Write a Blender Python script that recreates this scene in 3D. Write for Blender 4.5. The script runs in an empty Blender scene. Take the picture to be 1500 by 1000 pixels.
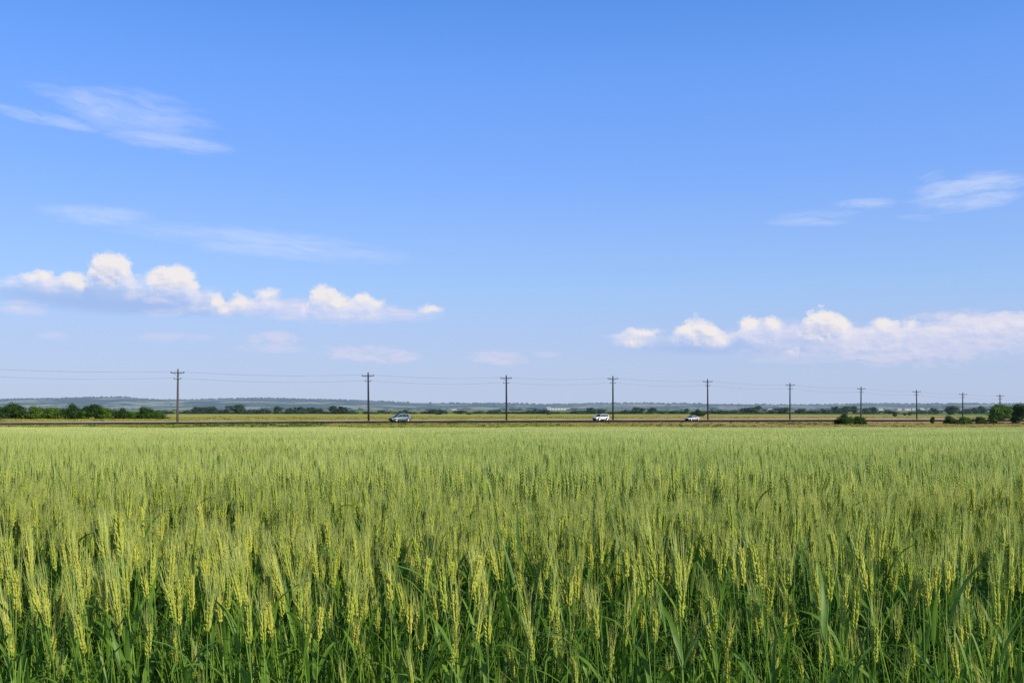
import bpy, math, random
import numpy as np
from math import radians as R, sin, cos, pi, sqrt, exp
from mathutils import Vector, Matrix

S = bpy.context.scene
MAIN = bpy.data.collections.new("scene"); S.collection.children.link(MAIN)
LIB = bpy.data.collections.new("instance_sources")          # not linked to the scene: only feeds the crop scatter

CAM_H = 1.32
F = 1458.0            # focal length in photo pixels
HY = 597.0            # horizon row in the photo
rnd = random.Random(7)

# ------------------------------------------------------------------ helpers
class MB:
    """collects vertices / faces / per-face material index, then links ONE mesh object"""
    def __init__(s): s.v=[]; s.f=[]; s.m=[]
    def add(s, vs, fs, mi=0):
        o=len(s.v); s.v.extend([tuple(p) for p in vs])
        s.f.extend([tuple(i+o for i in q) for q in fs]); s.m.extend([mi]*len(fs))
    def merge(s, other, M=None, mi=None):
        vs = other.v if M is None else [tuple(M@Vector(p)) for p in other.v]
        o=len(s.v); s.v.extend(vs)
        s.f.extend([tuple(i+o for i in q) for q in other.f])
        s.m.extend(other.m if mi is None else [mi]*len(other.f))
    def tube(s, pts, rad, n=5, mi=0, cap=True):
        pts=[Vector(p) for p in pts]; k=len(pts); vs=[]; fs=[]
        if not hasattr(rad,'__len__'): rad=[rad]*k
        ref=Vector((0.13,0.31,0.94))
        for i,p in enumerate(pts):
            d=(pts[min(i+1,k-1)]-pts[max(i-1,0)]).normalized()
            a=d.cross(ref)
            if a.length<1e-3: a=d.cross(Vector((1,0,0)))
            a.normalize(); b=d.cross(a)
            for j in range(n):
                t=2*pi*j/n; vs.append(p+(a*cos(t)+b*sin(t))*rad[i])
        for i in range(k-1):
            for j in range(n):
                fs.append((i*n+j, i*n+(j+1)%n, (i+1)*n+(j+1)%n, (i+1)*n+j))
        if cap:
            fs.append(tuple(range(n))[::-1]); fs.append(tuple((k-1)*n+j for j in range(n)))
        s.add(vs,fs,mi)
    def box(s, c, d, mi=0, M=None):
        cx,cy,cz=c; x,y,z=d[0]/2,d[1]/2,d[2]/2
        vs=[Vector((cx+a*x,cy+b*y,cz+e*z)) for a in(-1,1) for b in(-1,1) for e in(-1,1)]
        if M is not None: vs=[M@p for p in vs]
        s.add(vs,[(0,1,3,2),(4,6,7,5),(0,4,5,1),(2,3,7,6),(0,2,6,4),(1,5,7,3)],mi)
    def mesh(s, name, mats, smooth=False):
        me=bpy.data.meshes.new(name)
        me.from_pydata([tuple(p) for p in s.v],[],s.f)
        for m in mats: me.materials.append(m)
        if len(mats)>1: me.polygons.foreach_set('material_index', s.m)
        if smooth: me.polygons.foreach_set('use_smooth',[True]*len(s.f))
        me.update(); return me
    def build(s, name, mats, parent=None, smooth=False, loc=None, col=None):
        if not isinstance(mats,(list,tuple)): mats=[mats]
        o=bpy.data.objects.new(name, s.mesh(name,mats,smooth)); (col or MAIN).objects.link(o)
        if parent: o.parent=parent
        if loc: o.location=loc
        return o

def tag(o,label=None,cat=None,group=None,kind=None):
    if label: o['label']=label
    if cat: o['category']=cat
    if group: o['group']=group
    if kind: o['kind']=kind
    return o
def empty(name,loc=(0,0,0),rz=0):
    o=bpy.data.objects.new(name,None); MAIN.objects.link(o); o.location=loc; o.rotation_euler=(0,0,rz)
    o.empty_display_size=.1; return o

# ------------------------------------------------------------------ node helpers
class NT:
    def __init__(s, nt): s.nt=nt; s.n=nt.nodes; s.l=nt.links
    def new(s,t,**k):
        n=s.n.new(t)
        for a,b in k.items(): setattr(n,a,b)
        return n
    def set(s,inp,v):
        if hasattr(v,'is_output') or isinstance(v,bpy.types.NodeSocket): s.l.new(v,inp)
        else:
            if hasattr(inp.default_value,'__len__') and not hasattr(v,'__len__'): v=[v]*len(inp.default_value)
            if hasattr(v,'__len__') and len(v)==3 and len(inp.default_value)==4: v=tuple(v)+(1,)
            inp.default_value=v
    def math(s,op,a,b=0.0,c=None,clamp=False):
        n=s.new('ShaderNodeMath',operation=op,use_clamp=clamp); s.set(n.inputs[0],a)
        if len(n.inputs)>1: s.set(n.inputs[1],b)
        if c is not None: s.set(n.inputs[2],c)
        return n.outputs[0]
    def ss(s,x,a,b,lo=0.0,hi=1.0):
        n=s.new('ShaderNodeMapRange',interpolation_type='SMOOTHSTEP'); s.set(n.inputs[0],x)
        for i,v in enumerate((a,b,lo,hi)): s.set(n.inputs[i+1],v)
        return n.outputs[0]
    def lin(s,x,a,b,lo=0.0,hi=1.0):
        n=s.new('ShaderNodeMapRange'); s.set(n.inputs[0],x)
        for i,v in enumerate((a,b,lo,hi)): s.set(n.inputs[i+1],v)
        return n.outputs[0]
    def mix(s,f,a,b,mode='MIX'):
        n=s.new('ShaderNodeMix',data_type='RGBA',blend_type=mode)
        s.set(n.inputs[0],f); s.set(n.inputs[6],a); s.set(n.inputs[7],b); return n.outputs[2]
    def noise(s,vec,scale,detail=3,rough=.5,dim='3D',out=0):
        n=s.new('ShaderNodeTexNoise',noise_dimensions=dim); 
        if vec is not None: s.l.new(vec,n.inputs['Vector'])
        n.inputs['Scale'].default_value=scale; n.inputs['Detail'].default_value=detail; n.inputs['Roughness'].default_value=rough
        return n.outputs[out]
    def vor(s,vec,scale,out='Distance',feature='F1'):
        n=s.new('ShaderNodeTexVoronoi',feature=feature); s.l.new(vec,n.inputs['Vector']); n.inputs['Scale'].default_value=scale
        return n.outputs[out]
    def xyz(s,x,y,z):
        n=s.new('ShaderNodeCombineXYZ'); 
        for i,v in enumerate((x,y,z)): s.set(n.inputs[i],v)
        return n.outputs[0]
    def sep(s,v):
        n=s.new('ShaderNodeSeparateXYZ'); s.l.new(v,n.inputs[0]); return n.outputs
    def vscale(s,v,sc):
        n=s.new('ShaderNodeVectorMath',operation='MULTIPLY'); s.l.new(v,n.inputs[0]); n.inputs[1].default_value=sc; return n.outputs[0]
    def pos(s): return s.new('ShaderNodeNewGeometry').outputs['Position']
    def obj(s): return s.new('ShaderNodeTexCoord').outputs['Object']
    def rand(s): return s.new('ShaderNodeObjectInfo').outputs['Random']
    def bsdf(s,col,rough=.8,spec=.3,metal=0,trans=0,tcol=None,bump=None):
        b=s.new('ShaderNodeBsdfPrincipled'); s.set(b.inputs['Base Color'],col); s.set(b.inputs['Roughness'],rough)
        b.inputs['Specular IOR Level'].default_value=spec; s.set(b.inputs['Metallic'],metal)
        if bump is not None: s.l.new(bump,b.inputs['Normal'])
        out=b.outputs[0]
        if trans:
            t=s.new('ShaderNodeBsdfTranslucent'); s.set(t.inputs[0],tcol if tcol is not None else col)
            m=s.new('ShaderNodeMixShader'); m.inputs[0].default_value=trans
            s.l.new(out,m.inputs[1]); s.l.new(t.outputs[0],m.inputs[2]); out=m.outputs[0]
        return out
    def bump(s,h,st=.3,dist=.05):
        b=s.new('ShaderNodeBump'); s.l.new(h,b.inputs['Height']); b.inputs['Strength'].default_value=st; b.inputs['Distance'].default_value=dist
        return b.outputs[0]

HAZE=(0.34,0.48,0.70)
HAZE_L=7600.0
MATS={}
def material(name, fn, haze=False):
    m=bpy.data.materials.new(name); m.use_nodes=True; nt=m.node_tree; nt.nodes.clear()
    T=NT(nt); sh=fn(T); out=nt.nodes.new('ShaderNodeOutputMaterial')
    if haze:      # summer haze painted in as glow, growing with distance across the plain (world position)
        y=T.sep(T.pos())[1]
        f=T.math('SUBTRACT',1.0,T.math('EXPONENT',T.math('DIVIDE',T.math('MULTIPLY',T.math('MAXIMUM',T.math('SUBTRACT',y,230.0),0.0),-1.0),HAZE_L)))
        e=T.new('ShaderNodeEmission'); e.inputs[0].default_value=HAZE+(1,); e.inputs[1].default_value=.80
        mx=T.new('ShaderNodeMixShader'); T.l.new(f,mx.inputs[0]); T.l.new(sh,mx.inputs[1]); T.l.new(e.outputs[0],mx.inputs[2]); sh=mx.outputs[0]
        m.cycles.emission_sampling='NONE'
    T.l.new(sh,out.inputs[0]); MATS[name]=m; return m

# ------------------------------------------------------------------ terrain
def field_z(X,Y): return -0.0171*Y
def yc_of(px):
    return float(np.interp(px,[-400,0,260,540,742,900,1200,1500,1900],[622.6,621.3,620.1,618.3,617.4,616.8,616.1,615.9,615.9]))
def ht_of(px): return float(np.interp(px,[0,700,1500],[2.0,1.75,1.45]))
def zof(Y,yscr): return CAM_H-Y*(yscr-HY)/F
def Yroad(a,s): return (302.5+1.64*s)/(1.3-a)
S_ROWS=[-13.0,-9.5,-6.0,-5.0,5.0,6.0,11.0]
def srow_y(a,s):
    px=750+F*a; yc=yc_of(px); h=ht_of(px)
    return float(np.interp(s,[-13,-9.5,-5,5,11],[yc+h+2.0,yc+h+1.3,yc+h,yc-h,yc-h-2.2]))
A_VERGE0=110.0
def ground_yscr(a,Y):
    """row (photo units) at which ground at depth Y on ray a=X/Y is seen; defines the relief of the plain"""
    Yn=Yroad(a,-13); Yf=Yroad(a,11)
    if Y<=A_VERGE0: return HY+F*(CAM_H+0.0171*Y)/Y
    if Y<Yn:
        z0=field_z(0,A_VERGE0); z1=zof(Yn,srow_y(a,-13)); t=(Y-A_VERGE0)/(Yn-A_VERGE0)
        z=z0+(z1-z0)*t - .25*sin(pi*t)
        return HY+F*(CAM_H-z)/Y
    if Y<=Yf:
        s=((1.3-a)*Y-302.5)/1.64
        return srow_y(a,s)
    y0=srow_y(a,11)
    return 598.5+(y0-598.5)*((Yf/Y)**.89)
def ground_z(X,Y):
    return zof(Y,ground_yscr(X/Y,Y)) if Y>2 else field_z(X,Y)
def place(px,yb,Ylo=111.0,Yhi=8500.0):
    """ground point on the ray through column px whose ground shows at row yb"""
    a=(px-750)/F
    lo,hi=max(Ylo,Yroad(a,11)) if Ylo>200 else Ylo,Yhi
    for _ in range(50):
        m=(lo+hi)/2
        if ground_yscr(a,m)>yb: lo=m
        else: hi=m
    Y=(lo+hi)/2; return Vector((a*Y,Y,ground_z(a*Y,Y)))

cols=[-1.25+0.01*i for i in range(0,221)]
def sheet(name,rows,mat,kind='structure',label=None):
    mb=MB(); vs=[]; n=len(rows(cols[0]))
    for a in cols:
        for Y in rows(a):
            vs.append((a*Y,Y,ground_z(a*Y,Y)))
    fs=[]
    for i in range(len(cols)-1):
        for j in range(n-1):
            fs.append((i*n+j,(i+1)*n+j,(i+1)*n+j+1,i*n+j+1))
    mb.add(vs,fs); o=mb.build(name,mat,smooth=True); tag(o,kind=kind); return o

# ---- ground materials
def m_soil(T):
    p=T.pos(); c=T.mix(T.noise(p,3,4),(.018,.028,.010),(.045,.055,.02)); return T.bsdf(c,.95,.1)
material('field_soil_mat',m_soil)
def m_verge(T):
    p=T.pos(); q=T.vscale(p,(.25,.6,1)); n=T.noise(q,.35,5,.6); n2=T.noise(p,2.2,4,.7)
    c=T.mix(T.ss(n,.35,.65),(.20,.23,.035),(.38,.31,.10)); c=T.mix(T.ss(n2,.4,.7,0,.6),c,(.07,.10,.015))
    y=T.math('DIVIDE',T.sep(p)[0],T.sep(p)[1]); c=T.mix(T.ss(y,.02,.22,0,.6),c,(.48,.33,.14))
    return T.bsdf(c,1.0,0)
material('verge_mat',m_verge)
def m_gravel(T):
    p=T.pos(); n=T.noise(p,1.2,5,.7); c=T.mix(n,(.34,.28,.18),(.52,.43,.28))
    c=T.mix(T.ss(T.noise(T.vscale(p,(.1,.25,1)),.5,4),.5,.7,0,.7),c,(.20,.19,.07)); return T.bsdf(c,1.0,0)
material('gravel_mat',m_gravel)
def m_road(T):
    p=T.pos(); n=T.noise(p,.8,5,.7); c=T.mix(n,(.026,.022,.021),(.047,.04,.037))
    return T.bsdf(c,.95,0)
material('asphalt_mat',m_road)
def m_paint(T):
    return T.bsdf(T.mix(T.noise(T.pos(),2,4),(.5,.5,.48),(.7,.7,.67)),.7,.2)
material('road_paint_mat',m_paint)
def m_plain(T):
    p=T.pos(); y=T.sep(p)[1]; x=T.sep(p)[0]
    # strips of meadow and crops: coordinates warped so parcels lie across the view
    yl=T.math('LOGARITHM',T.math('MAXIMUM',y,100.0),2.718)
    wob=T.noise(T.vscale(p,(.004,.004,0)),1,3)
    v=T.xyz(T.math('MULTIPLY',x,.0006),T.math('MULTIPLY',T.math('ADD',yl,T.math('MULTIPLY',wob,.35)),1.0),0.0)
    cell=T.new('ShaderNodeTexVoronoi'); T.l.new(v,cell.inputs['Vector']); cell.inputs['Scale'].default_value=5.5
    cr=T.new('ShaderNodeValToRGB'); cr.color_ramp.interpolation='CONSTANT'
    T.l.new(T.sep(cell.outputs['Color'])[0],cr.inputs[0])
    e=cr.color_ramp.elements; e[0].color=(.15,.24,.06,1); e[1].position=.82; e[1].color=(.30,.28,.15,1)
    for ps,c in ((.2,(.17,.22,.06,1)),(.4,(.13,.22,.06,1)),(.55,(.23,.24,.09,1)),(.7,(.11,.17,.05,1))):
        q=e.new(ps); q.color=c
    far=cr.outputs[0]
    n=T.noise(T.vscale(p,(.02,.07,0)),1,4,.6)
    near=T.mix(T.ss(n,.35,.65),(.28,.30,.055),(.48,.44,.14))
    near=T.mix(T.ss(T.noise(T.vscale(p,(.15,.4,0)),1,4,.7),.5,.75,0,.5),near,(.09,.12,.02))
    c=T.mix(T.ss(y,450.0,620.0),near,far)
    c=T.mix(T.ss(T.noise(T.vscale(p,(.05,.1,0)),1,4,.7),.45,.75,0,.35),c,(.06,.09,.03))
    return T.bsdf(c,1.0,0)
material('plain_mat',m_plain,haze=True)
def m_base(T): return T.bsdf((.13,.17,.05),.95,.05)
material('base_mat',m_base)

mb=MB(); xs=np.linspace(-160,160,41); ys=np.linspace(-90,110,26)
for x in xs:
    for y in ys: mb.v.append((x,y,field_z(x,y)))
for i in range(40):
    for j in range(25):
        mb.f.append((i*26+j,(i+1)*26+j,(i+1)*26+j+1,i*26+j+1)); mb.m.append(0)
tag(mb.build('field_soil',MATS['field_soil_mat'],smooth=True),kind='structure')
def lerp_rows(f0,f1,n): return lambda a:[f0(a)+(f1(a)-f0(a))*i/n for i in range(n+1)]
sheet('verge_ground',lerp_rows(lambda a:110.0,lambda a:Yroad(a,-9.5),14),MATS['verge_mat'])
sheet('near_shoulder',lerp_rows(lambda a:Yroad(a,-9.5),lambda a:Yroad(a,-5),3),MATS['gravel_mat'])
sheet('road',lerp_rows(lambda a:Yroad(a,-5),lambda a:Yroad(a,5),4),MATS['asphalt_mat'])
sheet('far_shoulder',lerp_rows(lambda a:Yroad(a,5),lambda a:Yroad(a,11),3),MATS['gravel_mat'])
sheet('meadow_plain',lambda a:[Yroad(a,11)*(9000.0/Yroad(a,11))**(i/70) for i in range(71)],MATS['plain_mat'])
mb=MB(); mb.add([(-16000,-9000,-14),(16000,-9000,-14),(16000,15000,-14),(-16000,15000,-14)],[(0,1,2,3)])
tag(mb.build('ground',MATS['base_mat']),kind='structure')

# road markings: edge lines and a dashed centre line, 1 cm above the asphalt
def marking(name,s0,s1,dash=None):
    mb=MB(); fs=[]
    t=-150.0
    def P(t,s):
        # t = metres along the road from the first pole, s = across
        X=-62+t*1.3/1.64-s*1.0/1.64; Y=185+t/1.64+s*1.3/1.64
        return (X,Y,ground_z(X,Y)+.012)
    step=3.0; 
    while t<330:
        L=step if not dash else dash[0]
        mb.add([P(t,s0),P(t+L,s0),P(t+L,s1),P(t,s1)],[(0,1,2,3)])
        t+=L if not dash else dash[0]+dash[1]
    tag(mb.build(name,MATS['road_paint_mat']),kind='structure')
marking('edge_line',-4.6,-4.5); marking('centre_line',-.06,.06,(3,9))

# ------------------------------------------------------------------ hills
def m_hill(T):
    p=T.pos(); n=T.noise(T.vscale(p,(.0035,.004,.02)),1,5,.62); n2=T.noise(T.vscale(p,(.02,.02,.1)),1,4,.7)
    c=T.mix(T.ss(n,.44,.52),(.36,.37,.22),(.024,.045,.028))
    c=T.mix(T.ss(n2,.4,.65,0,.5),c,(.02,.04,.02))
    return T.bsdf(c,.95,.02)
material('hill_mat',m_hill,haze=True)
SIL=[(-900,588),(-400,586),(-150,585),(0,584.6),(50,583.6),(100,582.6),(140,581.2),(180,581),(200,583),(230,585),(262,585.5),(300,584.5),(340,583.5),(385,582.6),(420,583.6),(480,584.8),(520,586),(560,587.5),(600,589),(680,590),(735,590.2),(765,590.4),(800,592),(840,590.8),(900,589.8),(960,590),(1000,590.2),(1060,591),(1100,591.4),(1150,592.4),(1200,592.3),(1240,591.4),(1290,590.4),(1320,591),(1400,590.4),(1450,590.2),(1500,589.4),(1700,589),(2300,590)]
def sil(px,lift=0.6): return float(np.interp(px,[p for p,_ in SIL],[q for _,q in SIL]))+lift
rng=np.random.default_rng(3)
def hills(name,Y0,Yc,Y1,silf,kcol):
    mb=MB(); acol=np.linspace(-1.15,1.0,500); nr=16
    ph=rng.uniform(0,6.28,12); fr=np.array([7,13,21,34,55,80,120,160,210,260,330,400])
    for a in acol:
        px=750+F*a; w=sum(sin(fr[k]*a+ph[k])/(k+1.5) for k in range(12))
        for j in range(nr):
            t=j/(nr-1)
            Y=Y0+(Y1-Y0)*t + w*60
            tc=(Yc-Y0)/(Y1-Y0)
            hz=zof(Yc,silf(px))
            b=sin(min(t/tc,1)*pi/2)**1.6 if t<tc else cos((t-tc)/(1-tc)*pi/2)
            jit=(w*1.2*(.3 if abs(t-tc)<.05 else 1))*b
            zb=-13
            mb.v.append((a*Y,Y,zb+(hz-zb)*b+jit*sin(a*90+t*7)))
    for i in range(499):
        for j in range(nr-1):
            mb.f.append((i*nr+j,(i+1)*nr+j,(i+1)*nr+j+1,i*nr+j+1)); mb.m.append(0)
    o=mb.build(name,MATS['hill_mat'],smooth=True); tag(o,kind='structure'); return o
h1=hills('hills',4300,6200,8600,sil,0)

# ------------------------------------------------------------------ trees and bushes
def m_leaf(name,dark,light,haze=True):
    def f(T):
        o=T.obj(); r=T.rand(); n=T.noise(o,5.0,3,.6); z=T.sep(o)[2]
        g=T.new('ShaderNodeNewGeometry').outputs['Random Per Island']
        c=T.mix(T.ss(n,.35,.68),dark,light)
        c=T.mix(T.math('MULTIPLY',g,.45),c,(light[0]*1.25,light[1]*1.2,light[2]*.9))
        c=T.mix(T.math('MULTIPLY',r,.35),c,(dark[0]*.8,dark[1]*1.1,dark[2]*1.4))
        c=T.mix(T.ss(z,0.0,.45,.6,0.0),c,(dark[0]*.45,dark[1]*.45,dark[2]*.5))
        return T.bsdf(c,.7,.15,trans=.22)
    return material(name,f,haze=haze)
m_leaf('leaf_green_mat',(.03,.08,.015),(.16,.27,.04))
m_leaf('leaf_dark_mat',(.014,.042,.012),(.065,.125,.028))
m_leaf('leaf_distant_mat',(.030,.060,.042),(.09,.15,.075))  # bluish greens paint in haze over the far trees
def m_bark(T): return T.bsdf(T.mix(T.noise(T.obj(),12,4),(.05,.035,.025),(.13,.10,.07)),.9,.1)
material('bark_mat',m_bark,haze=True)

def crown_mb(seed,kind,nleaf,leaf):
    """unit-height crown made of many small leaf faces spread through overlapping uneven lobes"""
    r=random.Random(seed); lobes=[]
    if kind=='bush':
        for i in range(9): 
            a=r.uniform(0,6.28); d=r.uniform(.05,.58); h=r.uniform(.18,.9)*(1-.4*d)
            lobes.append((Vector((d*cos(a),d*sin(a)*.8,h*.9)),r.uniform(.12,.27)))
        lobes.append((Vector((r.uniform(-.15,.15),0,.42)),.33)); lobes.append((Vector((r.uniform(-.3,.3),0,.2)),.26))
    elif kind=='round':
        for i in range(12):
            a=r.uniform(0,6.28); d=r.uniform(.05,.36); h=r.uniform(.28,.82)
            lobes.append((Vector((d*cos(a)*1.15,d*sin(a),h)),r.uniform(.10,.22)))
        lobes.append((Vector((r.uniform(-.12,.12),0,.80)),.17)); lobes.append((Vector((0,0,.45)),.29)); lobes.append((Vector((r.uniform(-.2,.2),0,.2)),.2))
    elif kind=='tall':
        for i in range(12):
            a=r.uniform(0,6.28); h=r.uniform(.25,.9); d=r.uniform(0,.2)*(1.15-h)
            lobes.append((Vector((d*cos(a),d*sin(a),h)),r.uniform(.10,.19)*(1.25-.6*h)))
        lobes.append((Vector((0,0,.5)),.2))
    else:  # wide clump
        for i in range(16):
            a=r.uniform(0,6.28); d=r.uniform(.1,.95); h=r.uniform(.3,.75)*(1.05-.35*d)
            lobes.append((Vector((d*cos(a),d*sin(a)*.5,h)),r.uniform(.18,.30)))
        lobes.append((Vector((r.uniform(-.3,.3),0,.72)),.27))
    mb=MB(); w=[l[1]**2 for l in lobes]
    for i in range(nleaf):
        c,rad=r.choices(lobes,w)[0]
        d=Vector((r.gauss(0,1),r.gauss(0,1),r.gauss(0,1))).normalized()
        p=c+d*rad*(r.random()**.35)*r.choice((1,1,1,1.12))
        if p.z<.02: p.z=r.uniform(.02,.12)
        if p.z>1.0: p.z=1.0-r.uniform(0,.05)
        n=(d+Vector((r.gauss(0,.5),r.gauss(0,.5),r.gauss(0,.5)+.3))).normalized()
        t=n.cross(Vector((r.gauss(0,1),r.gauss(0,1),r.gauss(0,1)))).normalized(); b=n.cross(t)
        s=leaf*r.uniform(.6,1.4); k=r.uniform(.45,.8)
        mb.add([p-t*s,p-b*s*k+n*s*.2,p+t*s,p+b*s*k+n*s*.25],[(0,1,2),(0,2,3)])
    # twigs poking out of the outline
    for i in range(nleaf//30):
        c,rad=r.choices(lobes,w)[0]; d=Vector((r.gauss(0,1),r.gauss(0,1),abs(r.gauss(0,1)))).normalized()
        p=c+d*rad*1.0
        for k in range(3):
            q=p+d*leaf*(k+.6)*1.1; t=d.cross(Vector((r.gauss(0,1),r.gauss(0,1),0.2))).normalized()*leaf*.5
            mb.add([q-t,q+t,q+d*leaf],[(0,1,2)])
    return mb
def trunk_mb(seed,kind):
    r=random.Random(seed+99); mb=MB()
    if kind in('bush','clump'):
        for i in range(6):
            a=r.uniform(0,6.28); d=.35 if kind=='bush' else .75
            p0=Vector((.02*cos(a),.02*sin(a),0)); p2=Vector((d*cos(a),d*.5*sin(a),r.uniform(.45,.65)))
            mb.tube([p0-Vector((0,0,.04)),p0.lerp(p2,.5)+Vector((0,0,.05)),p2],[.025,.018,.008],5)
    else:
        mb.tube([(0,0,-.04),(.01,0,.15),(.02,.01,.4),(0,.02,.8)],[.045,.035,.025,.008],7)
        for i in range(7):
            a=r.uniform(0,6.28); h=r.uniform(.14,.5); d=.3 if kind=='round' else .13
            mb.tube([(0.01,0,h),(d*.5*cos(a),d*.5*sin(a),h+.12),(d*cos(a),d*sin(a),h+.25)],[.018,.012,.005],5)
    return mb
CROWN={}; 
for kind in('bush','round','tall','clump'):
    for sd in range(3):
        for lod,(n,l) in {'near':(6500 if kind!='clump' else 9000,.031),'mid':(1100 if kind!='clump' else 2000,.055)}.items():
            for mat in ('leaf_green_mat','leaf_dark_mat','leaf_distant_mat'):
                if (mat=='leaf_distant_mat')!=(lod=='mid'): continue
                if mat=='leaf_green_mat': mbc=crown_mb(sd*7+hash_(kind) if False else sd*7+{'bush':1,'round':2,'tall':3,'clump':4}[kind]*31,kind,n,l)
                if mat=='leaf_distant_mat': mbc=crown_mb(sd*7+{'bush':1,'round':2,'tall':3,'clump':4}[kind]*31+5,kind,n,l)
                CROWN[kind,sd,lod,mat]=mbc.mesh('crown',[MATS[mat]])
        CROWN[kind,sd,'trunk']=trunk_mb(sd*5,kind).mesh('trunk',[MATS['bark_mat']],True)
HALFW={'bush':.62,'round':.52,'tall':.25,'clump':1.1}
def tree(name,cat,label,kind,px,yb,ytop,wpx,group,lod='mid',mat='leaf_distant_mat',Ylo=201.0,nearplace=False):
    p=place(px,yb,111.0 if nearplace else Ylo)
    H=(yb-ytop)/F*p.y*1.04; W=wpx*1.28/F*p.y/2/HALFW[kind]
    e=empty(name,p,rnd.uniform(-.35,.35)+rnd.choice((0,pi)))
    sd=rnd.randrange(3)
    for nm,me in(('crown',CROWN[kind,sd,lod,mat]),('trunk',CROWN[kind,sd,'trunk'])):
        o=bpy.data.objects.new(nm,me); MAIN.objects.link(o); o.parent=e; o.scale=(W,W*.9,H)
    tag(e,label,cat,group); return e
NG='hedgerow trees behind the road on the left'
L1=[ # px, ybase, ytop, width, kind, mat, label
 (-22,614,592,40,'clump','leaf_green_mat','tree clump cut off by the left edge of the photo'),
 (22,614,592,42,'clump','leaf_dark_mat','dark broad tree clump nearest the left edge, behind the road'),
 (55,614,593,24,'bush','leaf_green_mat','bright green tree in the left hedgerow, left half of a joined pair'),
 (77,614,593,24,'bush','leaf_green_mat','sunlit green tree, right half of the joined pair in the left hedgerow'),
 (104,614,592,28,'bush','leaf_dark_mat','dark tree with jagged top just right of the sunlit pair'),
 (125,614,600,14,'bush','leaf_green_mat','low bush in the dip between two taller hedgerow trees'),
 (140,614,594,24,'round','leaf_dark_mat','pointed dark tree in the middle of the left hedgerow'),
 (155,614,596,20,'bush','leaf_green_mat','narrow green tree right beside the pointed dark one'),
 (178,614,598,20,'bush','leaf_dark_mat','small round dark tree standing between two gaps of the hedgerow'),
 (197,614,601,15,'bush','leaf_green_mat','low green bush right of the small round dark hedgerow tree'),
 (213,614,594.5,20,'bush','leaf_dark_mat','taller dark tree near the right end of the left hedgerow'),
 (230,614,602,18,'bush','leaf_green_mat','bright low bush that ends the left hedgerow, left of the first pole'),
]
for px,yb,yt,w,k,m,l in L1: tree('tree' if 'bush' not in l else 'bush','tree' if 'bush' not in l else 'bush',l,k,px,yb,yt-1.5+(1.2 if k=='bush' and w<16 else 0),w*1.16,NG,'near',m,Ylo=200.5)
DG='distant trees beyond the meadow'
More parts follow.
